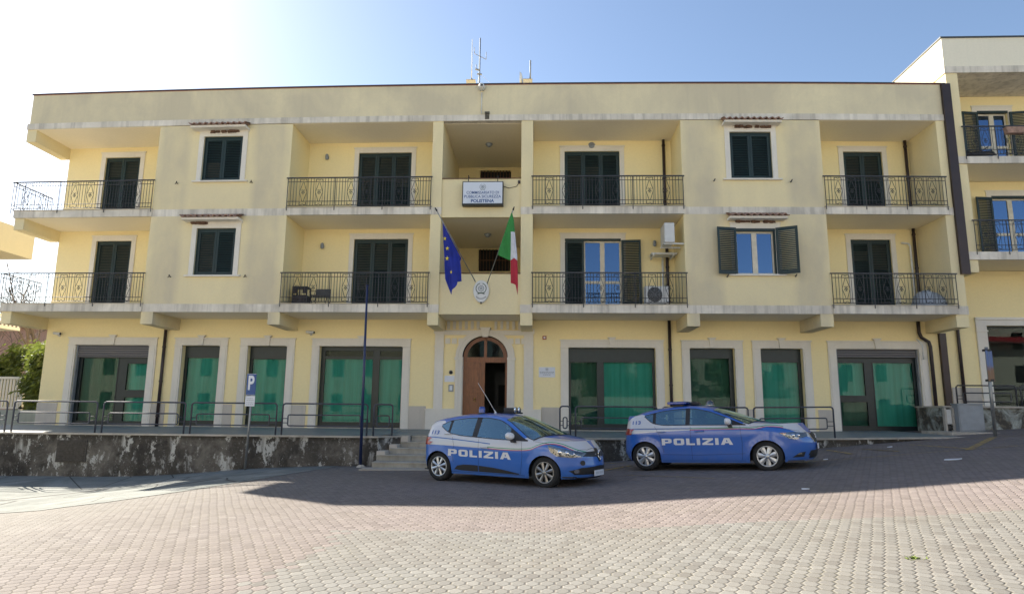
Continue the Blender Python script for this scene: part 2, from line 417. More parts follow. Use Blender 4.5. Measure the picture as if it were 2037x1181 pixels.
def strip_mat():
    k = NT('worn_concrete_strip'); a = k.noise(k.pos, .9, 7, .65, .5); b = k.noise(k.pos, 25, 4, .7)
    c = k.mix(k.ramp(a, .35, .68), (.17,.18,.165), (.31,.315,.29)); c = k.mix(k.math('MULTIPLY', k.ramp(b, .4, .7), .4), c, (.12,.13,.11))
    cr = k.n('TexVoronoi', {'Vector': k.pos, 'Scale': .55}, feature='DISTANCE_TO_EDGE').outputs['Distance']
    c = k.mix(k.ramp(k.math('ADD', cr, k.math('MULTIPLY', b, .01)), .010, .016), (.07,.07,.06), c)
    k.set(c, .9, **{'Specular IOR Level': .12}); k.bump(b, .3, .01); return k.m
M['strip'] = strip_mat()
drape('path', [(-22,18.34),(-22,13.4),(-14,13.2),(-10.8,12.75),(-9.0,12.0),(-7.9,12.1),(-7.1,13.2),(-6.4,14.8),(-5.9,16.6),(-5.6,17.7),(-5.5,18.34)], M['strip'], .008, 'worn concrete strip along the foot of the mouldy wall')
def yl_mat():
    k = NT('worn_yellow_paint'); a = k.noise(k.pos, 9, 6, .75)
    c = k.mix(k.ramp(a, .42, .6), (.17,.115,.10), (.42,.30,.05)); k.set(c, .8); return k.m
M['yellowline'] = yl_mat()
def line(a, b, wd, dz=.006):
    a, b = Vector(a), Vector(b); d = (b-a).normalized(); nn = Vector((-d.y, d.x))*wd/2
    return drape('parking_line', [tuple(a-nn), tuple(b-nn), tuple(b+nn), tuple(a+nn)], M['yellowline'], dz, None, seg=.4)
for i, (a, b, w_) in enumerate([((12.31,18.88),(9.85,16.0),.17),((5.0,15.83),(8.98,16.0),.05),((8.98,16.0),(13.5,16.1),.05),((9.84,18.44),(10.0,16.3),.09),((7.73,18.59),(7.65,16.98),.12),((8.45,18.14),(8.69,16.75),.10),((10.26,19.0),(15.0,19.0),.05),((1.55,16.4),(2.3,17.3),.12),((1.82,15.01),(3.4,13.49),.05),((1.5,18.4),(2.3,18.2),.10)]):
    tag(line(a, b, w_, .006+.003*(i % 3)), 'faded yellow parking line painted on the pavers')
# patch of weeds in the joints, flattened litter, cover plate
mb = MB()
for i in range(45):
    x, y = 3.37+random.gauss(0, .035), 6.42+random.gauss(0, .035); h = random.uniform(.005, .022); a = random.uniform(0, 6.28); d = .012
    z = gsm(x); mb.add([(x-d*math.cos(a), y-d*math.sin(a), z), (x+d*math.cos(a), y+d*math.sin(a), z), (x+random.gauss(0,.02), y+random.gauss(0,.02), z+h)], [(0,1,2)])
tag(mb.build('weeds', simple('weed_green', (.16,.22,.03), .7, var=.4), fixn=False), 'small tuft of green weeds growing between the pavers', 'weeds', kind='stuff')
for i, (x, y, s_, lb) in enumerate([(8.46,14.29,.09,'round pale cover-like scrap beside the broad yellow lines'), (6.65,16.1,.03,'tiny white scrap just ahead of the patrol car with the roof light bar'), (4.35,11.42,.035,'thin pale scrap near the front edge of the building shadow'), (9.16,18.13,.035,'small white scrap near the low end of the walkway')]):
    mb = MB(); z = gsm(x)
    pts = [(x+s_*(1+.4*random.random())*math.cos(a_)*1.6, y+s_*(.6+.4*random.random())*math.sin(a_)) for a_ in [j*.785 for j in range(8)]]
    mb.add([(px, py, gsm(px)+.012+.012*random.random()) for px, py in pts] + [(px, py, gsm(px)+.003) for px, py in pts], [tuple(range(8)), tuple(range(15,7,-1))]+[(j, 8+j, 8+(j+1)%8, (j+1)%8) for j in range(8)])
    tag(mb.build('litter', M['signwhite']), lb, 'litter')

# ------------------------------------------------------------------ raised walkway, wall, steps
def ztop(x, edge=True): return (.775 if edge else .835) + max(0, x-5)*.016
walk = thing('raised_walkway', 'long raised walkway on a mouldy dark plinth wall in front of the shops', 'walkway', (-2, 20, 0))
LW = 18.35
edge = [(-22, LW), (-4.45, LW)]; edgeR = [(.45, 18.82), (5, 19.05), (9.0, 19.4), (12.2, 19.7)]
mb = MB()
def deck(pts, n=1.0):
    for (xa, ya), (xb, yb) in zip(pts, pts[1:]):
        m_ = max(1, int(abs(xb-xa)/n))
        for i in range(m_):
            x0, x1 = xa+(xb-xa)*i/m_, xa+(xb-xa)*(i+1)/m_; y0, y1 = ya+(yb-ya)*i/m_, ya+(yb-ya)*(i+1)/m_
            mb.quad((x0,y0,ztop(x0)), (x1,y1,ztop(x1)), (x1,24.1,ztop(x1,False)), (x0,24.1,ztop(x0,False)))
deck(edge); deck([(-4.45,19.42),(.45,19.42)]); deck(edgeR)
mb.quad((12.2,19.7,ztop(12.2)), (12.2,19.7,.3), (12.2,24,.3), (12.2,24,ztop(12.2,False)))
def walkmat():
    k = NT('green_grey_tile_paving'); s_ = k.n('TexBrick', {'Vector': k.pos, 'Color1': (.16,.19,.19,1), 'Color2': (.20,.235,.23,1), 'Mortar': (.10,.12,.12,1), 'Scale': 1.0, 'Mortar Size': .006, 'Brick Width': .3, 'Row Height': .3}); s_.offset = 0
    k.set(k.mix(k.math('MULTIPLY', k.ramp(k.noise(k.pos, 1.5, 5), .4, .7), .3), s_.outputs[0], (.3,.3,.27)), .55); return k.m
M['walkpave'] = walkmat()
mb.build('paving', M['walkpave'], walk, fixn=False)
mb = MB()
def pwall(pts, inset=.03):
    for (xa, ya), (xb, yb) in zip(pts, pts[1:]):
        m_ = max(1, int(abs(xb-xa)/.5))
        for i in range(m_):
            x0, x1 = xa+(xb-xa)*i/m_, xa+(xb-xa)*(i+1)/m_; y0, y1 = ya+(yb-ya)*i/m_+inset, ya+(yb-ya)*(i+1)/m_+inset
            mb.quad((x0,y0,-1.2), (x1,y1,-1.2), (x1,y1,ztop(x1)-.045), (x0,y0,ztop(x0)-.045))
pwall(edge)
mb.quad((-4.45,LW+.03,-1), (-4.45,19.45,-1), (-4.45,19.45,.77), (-4.45,LW+.03,.73)); mb.build('retaining_wall', M['oldwall'], walk, fixn=False); mb = MB(); pwall(edgeR); mb.quad((.45,18.85,-1), (.45,19.45,-1), (.45,19.45,.77), (.45,18.85,.73))
mb.build('retaining_wall', M['oldwall'], walk, fixn=False)
for pts in (edge, edgeR):
    mb = MB()
    for (xa, ya), (xb, yb) in zip(pts, pts[1:]):
        m_ = max(1, int(abs(xb-xa)/1.0))
        for i in range(m_):
            x0, x1 = xa+(xb-xa)*i/m_, xa+(xb-xa)*(i+1)/m_-.004; y0, y1 = ya+(yb-ya)*i/m_, ya+(yb-ya)*(i+1)/m_
            za, zb = ztop(x0)+.004, ztop(x1)+.004
            v = [(x0,y0-.03,za-.045),(x1,y1-.03,zb-.045),(x1,y1+.28,zb-.045),(x0,y0+.28,za-.045),(x0,y0-.03,za),(x1,y1-.03,zb),(x1,y1+.28,zb),(x0,y0+.28,za)]
            mb.add(v, [(0,3,2,1),(4,5,6,7),(0,1,5,4),(1,2,6,5),(2,3,7,6),(3,0,4,7)])
    mb.build('coping', M['coping'], walk)
# louvred vent low in the left of the wall
mb = MB(); mb.box(-13.52,-12.66,LW-.0,LW+.05,-.02,.58)
for i in range(9): mb.box(-13.47,-12.71,LW-.02,LW+.0,.02+i*.062,.05+i*.062)
mb.build('vent_grille', simple('dirty_vent', (.075,.066,.056), .8, .1, .4, 12), walk)

steps = thing('entrance_steps', 'short flight of pale marble steps up to the arched entrance', 'steps', (-2, 18.4, 0))
ed = [(17.62,.145),(18.08,.30),(18.52,.455),(18.97,.61),(19.42,.765)]; zl = [.0]+[e[1] for e in ed]
xl = [-4.42,-4.42,-4.18,-3.96,-3.74]
for i, (y, z) in enumerate(ed):
    mb = MB(); x0 = xl[i]; yn = 19.44
    mb.box(x0, .45, y+.02, yn+i*.002, zl[i]-.3 if i == 0 else zl[i]+.003, z-.03, 0)
    mb.box(x0-.0, .45, y-.015, (ed[i+1][0]+.03 if i < 4 else 19.60), z-.03, z+.004, 0)
    mb.build('step', M['step'], steps, bevel=.006)
mb = MB(); mb.prism([(-4.452,18.385),(-4.452,19.6),(-3.745,19.6),(-3.745,19.30)], -.5, .768, axis='z'); mb.build('side_wall', M['oldwall'], steps)
mb = MB(); mb.prism([(-4.45,18.32),(-4.45,18.62),(-3.745,19.5),(-3.745,19.24)], .74, .781, axis='z'); mb.build('side_coping', M['coping'], steps)
for i in (1, 2, 3):
    mb = MB(); mb.box(xl[i]-.003, xl[i+1]-.006, ed[i][0]+.03, 19.43, zl[i]+.006, zl[i+1]+.10 if i < 3 else zl[i+1]+.155)
    mb.build('cheek_block', M['stone'], steps, bevel=.006)
mb = MB(); mb.box(-4.6,.5,17.05,17.62,-.25,.012); tag(mb.build('kerb_slab', M['coping']), 'thin stone slab at the foot of the marble steps', kind='structure')

def walk_rail(pts, label, stubs=(True, True)):
    "one bent-tube railing panel: hoop with an inner loop on stubs"
    (x0, y0), (x1, y1) = pts
    L = math.hypot(x1-x0, y1-y0); base = thing('walkway_railing', label, 'railing', ((x0+x1)/2, (y0+y1)/2, ztop((x0+x1)/2)), 0, 'tube railings along the walkway edge')
    def P(s_, z): t = s_/L; return (x0+(x1-x0)*t, y0+(y1-y0)*t, z + ztop(x0+(x1-x0)*t))
    H = .87; rr = .07; mb = MB()
    mb.tube([P(0,0),P(0,H-rr),P(.02,H-.025),P(rr,H),P(L-rr,H),P(L-.02,H-.025),P(L,H-rr),P(L,0)], .023, 8)
    mb.build('hoop', M['rail'], base)
    mb = MB(); a, b = (.16 if L > .6 else .09), (L-.20 if L > .6 else L-.09); z0, z1, q_ = .26, .56, .04
    mb.tube([P(a,z0+q_),P(a,z1-q_),P(a+q_*.3,z1-q_*.3),P(a+q_,z1),P(b-q_,z1),P(b-q_*.3,z1-q_*.3),P(b,z1-q_),P(b,z0+q_),P(b-q_*.3,z0+q_*.3),P(b-q_,z0),P(a+q_,z0),P(a+q_*.3,z0+q_*.3)], .018, 8, closed=True)
    for zz in (.34, .46): mb.tube([P(0,zz),P(a,zz)], .011, 6); mb.tube([P(b,zz),P(L,zz)], .011, 6)
    mb.build('inner_loop', M['rail'], base)
yl = LW+.12
walk_rail([(-18.4,yl),(-15.2,yl)], 'tube railing panel at the far left end of the walkway')
walk_rail([(-15.0,yl),(-12.56,yl)], 'tube railing panel before the half-shuttered shop at the left corner')
walk_rail([(-12.37,yl),(-10.0,yl)], 'tube railing panel before the brown downpipe and narrow green window')
walk_rail([(-9.82,yl),(-7.38,yl)], 'tube railing panel behind the blue P parking sign')
walk_rail([(-7.21,yl),(-4.81,yl)], 'tube railing panel behind the tall blue pole')
walk_rail([(-4.64,yl+.05),(-4.16,yl+.25)], 'very short tube railing panel beside the marble steps')
walk_rail([(.55,18.95),(.84,18.97)], 'narrowest tube railing, just right of the arched entrance')
walk_rail([(.99,18.98),(3.30,19.09)], 'tube railing panel above the bonnet of the front patrol car')
walk_rail([(3.45,19.10),(5.87,19.22)], 'tube railing panel partly behind the roof of the rear patrol car')
walk_rail([(6.03,19.23),(8.32,19.42)], 'tube railing panel at the right end of the walkway, above the second car bonnet')

# ------------------------------------------------------------------ apartment building
Y0, Y1 = 22.0, 23.8
BL, BR = -18.8, 14.02
XB1, XB2 = (-13.80, -8.92), (4.88, 9.66)
P1, P2 = (-3.84, -3.47), (-.69, -.28)
Z1a, Z1b, Z2a, Z2b, Z3a, Z3b, ZR = 4.75, 5.03, 8.15, 8.41, 11.55, 11.77, 12.91
bld = thing('apartment_building', 'three-storey cream yellow building with balconies, green shutters and ground-floor police offices', 'building', (-2, 28, .8))
SH = [  # ground floor openings x0,x1 and lintel
 (-17.25,-14.45), (-13.2,-11.78), (-10.74,-9.27), (-8.07,-5.0), (1.0,4.11), (5.31,6.90), (7.80,9.28), (10.43,13.28)]
DB, DT = .85, 3.77
arch = []
wall = MB()
gh = [(a, b, DB, DT) for a, b in SH]
wallgrid(wall, -18.45, -3.2, .4, Z1a, Y1, [h for h in gh if h[1] < -3.2], .2, 1.0, 1)
wallgrid(wall, -.8, 14.0, .4, Z1a, Y1, [h for h in gh if h[0] > -.8], .2, 1.0, 1)
# arched door opening
AC, AZ, AR = -2.0, 3.41, .82
wallgrid(wall, -3.2, AC-AR, .4, AZ, Y1, [], 0, 1, 1); wallgrid(wall, AC+AR, -.8, .4, AZ, Y1, [], 0, 1, 1)
N_ = 24; ap = [(AC-AR*math.cos(math.pi*i/N_), AZ+.93*AR*math.sin(math.pi*i/N_)) for i in range(N_+1)]
for (xa, za), (xb, zb) in zip(ap, ap[1:]):
    def outp(x, z):
        dx, dz_ = x-AC, z-AZ; s1 = 1.2/abs(dx) if abs(dx) > 1e-6 else 1e9; s2 = (Z1a-AZ)/dz_ if dz_ > 1e-6 else 1e9; q_ = min(s1, s2); return (AC+dx*q_, AZ+dz_*q_)
    oa, ob = outp(xa, za), outp(xb, zb)
    wall.quad((xa,Y1,za), (xb,Y1,zb), (ob[0],Y1,ob[1]), (oa[0],Y1,oa[1]), 1)
    if (abs(oa[0]-AC) > 1.19) != (abs(ob[0]-AC) > 1.19):
        cx = AC + (1.2 if xb > AC else -1.2); wall.add([(oa[0],Y1,oa[1]), (ob[0],Y1,ob[1]), (cx,Y1,Z1a)], [(0,1,2)], 1)
# upper recessed walls with their door openings
DH = [(-16.95,-15.57,Z1b,7.76), (-16.97,-15.58,Z2b,11.13), (-7.0,-4.95,Z1b,7.76), (-6.98,-4.94,Z2b,11.13), (.89,2.95,Z1b,7.76), (.89,2.96,Z2b,11.13), (11.24,12.66,Z1b,7.76), (11.22,12.63,Z2b,11.13)]
for x0, x1 in ((-18.45, P1[0]), (P2[1], 14.0)):
    for z0, z1 in ((Z1b, Z2a), (Z2b, Z3a)):
        wallgrid(wall, x0, x1, z0, z1, Y1, [h for h in DH if x0 < h[0] < x1 and z0-.01 <= h[2] < z1], .16, 1.0, 1)
# projecting bays
WH = [(-12.09,-10.68,6.03,7.71), (-12.13,-10.70,9.44,11.11), (6.60,7.92,6.07,7.65), (6.55,7.97,9.4,11.1)]
for x0, x1 in (XB1, XB2):
    for z0, z1 in ((Z1b, Z2a), (Z2b, Z3a)):
        wallgrid(wall, x0, x1, z0, z1, Y0, [h for h in WH if x0 < h[0] < x1 and z0 < h[2] < z1], .16, 1.0, 0)
        for x in (x0, x1): wall.quad((x,Y0,z0), (x,Y1,z0), (x,Y1,z1), (x,Y0,z1), 1)
# end beams and end column, side and back walls
for z0, z1 in ((4.33, Z1a), (7.73, Z2a), (11.08, Z3a)): wall.box(BL, -18.45, Y0+.02, Y1, z0, z1, 0)
for z0, z1 in ((4.33, Z1a), (Z1b, Z2a), (Z2b, Z3a)): wall.box(13.6, 13.99, Y0+.01, Y1-.002, z0, z1, 0)
wall.quad((-18.45,Y1,.2), (-18.45,36,.2), (-18.45,36,12.3), (-18.45,Y1,12.3), 0); wall.quad((14.0,Y1,.2), (14.0,36,.2), (14.0,36,12.3), (14.0,Y1,12.3), 0)
wall.quad((-18.45,36,.2), (14,36,.2), (14,36,12.3), (-18.45,36,12.3), 0)
# roof terrace deck
for i in range(34): wall.quad((-18.7+i*.96,Y0+.3,12.25), (-18.7+(i+1)*.96,Y0+.3,12.25), (-18.7+(i+1)*.96,36,12.25), (-18.7+i*.96,36,12.25), 0)
wall.build('wall', [M['render_front'], M['render_in']], bld, warp=True, fixn=False)

mb = MB()     # parapet ring
mb.lbox(-18.75, BR, Y0+.02, Y0+.27, Z3b, ZR); mb.box(-18.75,-18.5,Y0+.27,36,Z3b,ZR); mb.box(13.8,BR,Y0+.27,36,Z3b,ZR); mb.lbox(-18.5,13.8,35.75,36,Z3b,ZR)
par = mb.build('parapet', M['render_parapet'], bld, warp=True)
mb = MB(); mb.lbox(-18.79, BR+.04, Y0-.02, Y0+.31, ZR+.02, ZR+.055); mb.box(-18.79,-18.46,Y0+.31,36.02,ZR+.02,ZR+.055); mb.build('flashing', M['flash'], par, warp=True)
mb = MB(); mb.lbox(-18.76, BR+.01, Y0+.005, Y0+.285, ZR, ZR+.02); mb.build('membrane', M['redline'], par, warp=True)
mb = MB(); mb.lbox(BL, BR, Y0-.03, Y1, Z3a, Z3b)
mb.lbox(XB1[0],XB1[1],Y0-.005,Y0+.03,Z2a,Z2b); mb.lbox(XB2[0],XB2[1],Y0-.005,Y0+.03,Z2a,Z2b); mb.lbox(XB1[0],XB1[1],Y0-.005,Y0+.03,Z1a,Z1b); mb.lbox(XB2[0],XB2[1],Y0-.005,Y0+.03,Z1a,Z1b)
for a, b in (P1, P2, (13.6, 14.0)):
    for z0, z1 in ((Z1a,Z1b),(Z2a,Z2b)): mb.box(a-.01, b+.01, Y0-.012, Y0+.03, z0, z1)
mb.build('floor_band', M['white'], bld, warp=True)
mb = MB()
for x0, x1 in ((BL+.01, P1[0]), (P2[1], BR-.02)):
    for z0, z1 in ((Z1a,Z1b),(Z2a,Z2b)): mb.lbox(x0, x1, Y0+.03, Y1+.02, z0+.003, z1-.002)
    mb.lbox(x0+.02, x1, Y0+.0, Y1, Z3a-.012, Z3a-.002)
mb.lbox(P1[1], P2[0], Y0+.2, 26.6, Z3a-.012, Z3a-.002)
for z in (8.07, 4.71): mb.lbox(P1[0], P2[1], Y0+.25, 26.6, z+.01, z+.16)
mb.build('floor_slab', M['soffit'], bld, warp=True)

def scroll_railing(mb, x0, x1, Y, zf, zt, side=None):
    "wrought iron: handrail, two rails, balusters and scrolled diamonds; zf floor, zt handrail top"
    P = (lambda s_, z: (x0+s_, Y, z)) if side is None else (lambda s_, z: (side, Y+s_, z))
    L = x1-x0; H = zt-zf
    def bar(s0, z0, s1, z1, r): mb.tube([P(s0,z0), P(s1,z1)], r, 4, cap=False)
    a, b = P(0, zt), P(L, zt)
    if side is None: mb.box(x0-.05, x1+.05, Y-.025, Y+.025, zt-.035, zt)
    else: mb.box(side-.025, side+.025, Y, Y+L, zt-.022, zt)
    zr1, zr2, zb = zf+.20, zt-.16, zf+.05
    bar(0,zr1,L,zr1,.011); bar(0,zr2,L,zr2,.011); bar(0,zb,L,zb,.013); 
    for s_ in ([0, L/3, 2*L/3, L] if L > 2.5 else [0, L]): bar(s_, zf-.12, s_, zt, .015)
    orn = [L*f for f in ((.11,.222,.444,.556,.778,.889) if L > 2.5 else (.3,.7))]
    s_ = .115
    while s_ < L-.05:
        if min(abs(s_-o) for o in orn) > .14: bar(s_, zb, s_, zt-.03, .0095)
        s_ += .102
    for o in orn:
        t, bt = zt-.05, zb; cz = (t+bt)/2; h = (t-bt)/2
        for q_ in (-1, 1):
            pts = []
            for j in range(9):                       # outer scroll top, down the diamond, scroll at the bottom
                u = j/8; pts.append(P(o+q_*(.015+.115*(1-abs(2*u-1))), t-.13-(2*h-.26)*u))
            mb.tube(pts, .009, 4, cap=False)
            for ss in (-1, 1):
                c = [P(o+q_*(.065+.055*math.cos(a_)), cz+ss*(h-.075)+ss*.055*math.sin(a_)) for a_ in [(-.9+k*.55) for k in range(8)]]
                mb.tube(c, .009, 4, cap=False)
                c = [P(o+q_*(.032+.026*math.cos(a_)), cz+ss*.045+.035*math.sin(a_)) for a_ in [k*.8 for k in range(7)]]
                mb.tube(c, .0085, 4, cap=False)
            bar(o+q_*.125, t-.02, o+q_*.125, bt, .006)
        bar(o-.125, t-.02, o+.125, t-.02, .006)
        bar(o-.06, cz, o+.06, cz, .006)

BAL = [(BL,XB1[0],'left corner'), (XB1[1],P1[0],''), (P2[1],XB2[0],''), (XB2[1],13.66,'')]
for z0, z1 in ((Z1a,Z1b),(Z2a,Z2b)):
    for bi, (x0, x1, _) in enumerate(BAL):
        mb = MB(); mb.lbox(x0-(0.0 if bi else .02), x1+.03, Y0-.06, Y0+.03, z0+.002, z1-.002)
        if bi == 0: mb.box(x0-.02, x0+.03, Y0+.03, Y1, z0+.002, z1-.002)
        b_ = mb.build('balcony', M['white'], bld, warp=True)
        mb = MB(); mb.lbox(x0-.04, x1+.05, Y0-.085, Y0+.03, z1-.002, z1+.02)
        mb.build('edge_tile', M['coping'], b_, warp=True)
        mb = MB(); scroll_railing(mb, x0-.12 if bi == 0 else x0, x1, Y0-.08, z1+.02, z1+1.09)
        if bi == 0: scroll_railing(mb, 0, Y1-Y0+.08, Y0-.08, z1+.02, z1+1.09, side=x0-.12)
        mb.build('railing', M['iron'], b_, warp=True)
# brackets under the first floor and pillars
for a, b in ((XB1[0]+.0,XB1[0]+.42), (XB1[1]-.42,XB1[1]), (XB2[0],XB2[0]+.42), (XB2[1]-.42,XB2[1])):
    mb = MB(); mb.box(a, b, Y0+.01, Y1, 4.33, Z1a); mb.build('bracket', M['render_front'], bld, warp=True)
for a, b in (P1, P2):
    mb = MB()
    for z0, z1 in ((Z1b,Z2a),(Z2b,Z3a)): mb.box(a, b, Y0, Y1+.0, z0, z1)
    mb.box(a, b, Y0, Y1, 4.33, Z1a); mb.box(a, b, Y0+.03, Y1, Z1a, Z1b); mb.box(a, b, Y0+.03, Y1, Z2a, Z2b)
    mb.box(a, b, Y1+.003, 26.6, 4.71, Z3a); mb.build('pillar', M['render_front'], bld, warp=True)
# stairwell
mb = MB()
st = [(-2.57,-1.26,7.12,8.05), (-2.57,-1.26,9.6,11.42)]
wallgrid(mb, P1[1], P2[0], 4.8, Z3a, 26.55, st, .2, 1); mb.build('stairwell_wall', M['render_in'], bld, warp=True, fixn=False)
for z0, z1 in ((4.71,6.09),(8.07,9.44)):
    mb = MB(); mb.lbox(P1[1], P2[0], Y0+.06, Y0+.22, z0, z1); p_ = mb.build('stair_parapet', M['render_front'], bld, warp=True)
    mb = MB(); mb.lbox(P1[1]-.0, P2[0], Y0+.03, Y0+.25, z1, z1+.03); mb.build('coping', M['brownbrick'], p_, warp=True)
for a, b, c, d in st:
    mb = MB(); mb.box(a, b, 26.72, 26.74, c, d); f_ = mb.build('stair_window', M['dark'], bld, warp=True)
    mb = MB()
    for i in range(10): mb.box(a+(b-a)*(i+.5)/10-.012, a+(b-a)*(i+.5)/10+.012, 26.58, 26.6, c, d)
    mb.box(a, b, 26.57, 26.58, (c+d)/2-.02, (c+d)/2+.02); mb.build('bars', M['brownbrick'], f_, warp=True)
# stone dado between the shop fronts
for a, b in ((-18.47,-17.7),(-14.22,-13.66),(-11.55,-11.17),(-9.02,-8.46),(-4.74,-4.1),(.03,.68),(4.46,4.97),(7.2,7.49),(9.68,10.15),(13.7,14.0)):
    mb = MB(); mb.box(a, b, Y1-.025, Y1+.01, .5, 1.64)
    x = a+.3
    while x < b-.05: mb.box(x-.004, x+.004, Y1-.028, Y1-.024, .5, 1.64); x += .3
    mb.build('stone_dado', M['stone'], bld, warp=True)

# ---- shutters and windows
def louvre(mb, x0, x1, z0, z1, Y, t=.035, split=None):
    fw_ = .075; mb.box(x0, x0+fw_, Y-t, Y, z0, z1); mb.box(x1-fw_, x1, Y-t, Y, z0, z1)
    mb.box(x0+fw_, x1-fw_, Y-t, Y, z0, z0+.11); mb.box(x0+fw_, x1-fw_, Y-t, Y, z1-.09, z1)
    zs_ = -99 if split is None else z0 + (z1-z0)*split
    if split is not None: mb.box(x0+fw_, x1-fw_, Y-t, Y, zs_-.03, zs_+.03)
    z = z0+.125
    while z < z1-.10:
        if abs(z+.01-zs_) > .06:
            mb.add([(x0+fw_,Y-t+.003,z-.010),(x1-fw_,Y-t+.003,z-.010),(x1-fw_,Y-.004,z+.026),(x0+fw_,Y-.004,z+.026),
                    (x0+fw_,Y-t+.003,z+.002),(x1-fw_,Y-t+.003,z+.002),(x1-fw_,Y-.004,z+.036),(x0+fw_,Y-.004,z+.036)],
                   [(0,3,2,1),(4,5,6,7),(0,1,5,4),(1,2,6,5),(2,3,7,6),(3,0,4,7)])
        z += .062
def trim(mb, x0, x1, z0, z1, Y, w_=.17, t=.03, sill=False):
    mb.box(x0-w_, x0, Y-t, Y+.0, z0, z1+w_); mb.box(x1, x1+w_, Y-t, Y, z0, z1+w_); mb.box(x0, x1, Y-t, Y, z1, z1+w_)
    mb.box(x0-w_-.03, x1+w_+.03, Y-t-.02, Y, z1+w_, z1+w_+.045)
def shuttered(name, x0, x1, z0, z1, Y, n, parent, backs, sill=False, label=None, w_=.17):
    mb = MB(); trim(mb, x0, x1, z0, z1, Y, w_)
    wn = mb.build(name, M['trim'], parent, warp=True, label=label)
    if sill:
        mb = MB(); mb.box(x0-.28, x1+.28, Y-.10, Y+.12, z0-.05, z0); mb.build('sill', M['trim'], wn, warp=True)
    mb = MB(); mb.box(x0, x0+.04, Y+.05, Y+.12, z0, z1); mb.box(x1-.04, x1, Y+.05, Y+.12, z0, z1); mb.box(x0+.04, x1-.04, Y+.05, Y+.12, z1-.05, z1)
    mb.build('frame', M['green'], wn, warp=True)
    w1 = (x1-x0-.08)/n
    for i in range(n):
        mb = MB(); louvre(mb, x0+.04+i*w1+.003, x0+.04+(i+1)*w1-.003, z0+.01, z1-.05, Y+.10); mb.build('shutter', M['green'], wn, warp=True)
    mb = MB(); mb.box(x0, x1, Y+.30, Y+.32, z0, z1, 0)
    for i, (f0, f1) in enumerate(backs):
        if f1 > f0: mb.box(x0+.04+i*w1+.02, x0+.04+(i+1)*w1-.02, Y+.14, Y+.15, z0+(z1-z0)*f0, z0+(z1-z0)*f1, 1)
    mb.build('inner_blind', [M['dark'], M['blind']], wn, warp=True)
    return wn
shuttered('balcony_door', *DH[0], Y1, 2, bld, [(.50,.97),(.46,.97)])
shuttered('balcony_door', *DH[1], Y1, 2, bld, [(.72,.97),(.66,.97)])
shuttered('balcony_door', *DH[2], Y1, 3, bld, [(.3,.97),(.58,.94),(.5,.9)])
shuttered('balcony_door', *DH[3], Y1, 3, bld, [(.25,.97),(.60,.97),(.52,.97)])
shuttered('balcony_door', *DH[5], Y1, 3, bld, [(.3,.97),(.66,.8),(0,0)])
shuttered('balcony_door', *DH[6], Y1, 2, bld, [(.72,.86),(.6,.97)])
shuttered('balcony_door', *DH[7], Y1, 2, bld, [(.62,.97),(.6,.97)])
wA = shuttered('window', *WH[0], Y0, 2, bld, [(.1,.95),(0,0)], True)
wB = shuttered('window', *WH[1], Y0, 2, bld, [(.1,.45),(0,0)], True)
wC = shuttered('window', *WH[3], Y0, 2, bld, [(0,0),(0,0)], True)

def casement(name, x0, x1, z0, z1, Y, parent, mid=None):
    "cream two-leaf glazed frame with sky-reflecting panes"
    fr = MB(); fr.box(x0, x0+.055, Y+.09, Y+.14, z0, z1); fr.box(x1-.055, x1, Y+.09, Y+.14, z0, z1); fr.box(x0+.055, x1-.055, Y+.09, Y+.14, z1-.06, z1); fr.box(x0+.055, x1-.055, Y+.09, Y+.14, z0, z0+.06)
    cx = (x0+x1)/2; fr.box(cx-.085, cx+.085, Y+.085, Y+.14, z0+.06, z1-.06)
    if mid: fr.box(x0+.055, cx-.085, Y+.09, Y+.14, mid-.05, mid+.05); fr.box(cx+.085, x1-.055, Y+.09, Y+.14, mid-.05, mid+.05)
    o = fr.build(name, M['cream'], parent, warp=True)
    g = MB(); g.box(x0+.05, cx-.08, Y+.115, Y+.121, z0+.05, z1-.05); g.box(cx+.08, x1-.05, Y+.115, Y+.121, z0+.05, z1-.05); g.build('pane', M['glassup'], o, warp=True)
    return o
# open-shuttered window on the right bay
x0, x1, z0, z1 = WH[2]
mb = MB(); trim(mb, x0, x1, z0, z1, Y0); wD = mb.build('window', M['trim'], bld, warp=True, label='window with both green shutters open')
mb = MB(); mb.box(x0-.28, x1+.28, Y0-.10, Y0+.12, z0-.05, z0); mb.build('sill', M['trim'], wD, warp=True)
mb = MB(); mb.box(x0, x1, Y0-.02, Y0+.05, z1-.09, z1); mb.box(x1-.05, x1, Y0+.0, Y0+.05, z0, z1-.09); mb.build('frame', M['green'], wD, warp=True)
casement('casement', x0, x1-.05, z0, z1-.09, Y0, wD)
mb = MB(); mb.box(x0, x1, Y0+.5, Y0+.52, z0, z1); mb.build('room', M['dark'], wD, warp=True)
for sgn, hx in ((-1, x0), (1, x1)):
    mb = MB(); louvre(mb, 0, .68, 0, z1-z0+.02, .0)
    ang = R(168) if sgn < 0 else R(24); c, s_ = math.cos(ang), math.sin(ang)
    if sgn < 0: mb.v = [(hx - x*math.cos(R(12)), Y0-.05 - x*math.sin(R(12)) + y, z0-.01+z) for x, y, z in mb.v]
    else: mb.v = [(hx + x*math.cos(R(26)), Y0-.05 - x*math.sin(R(26)) + y, z0-.01+z) for x, y, z in mb.v]
    mb.build('open_shutter', M['green'], wD, warp=True)
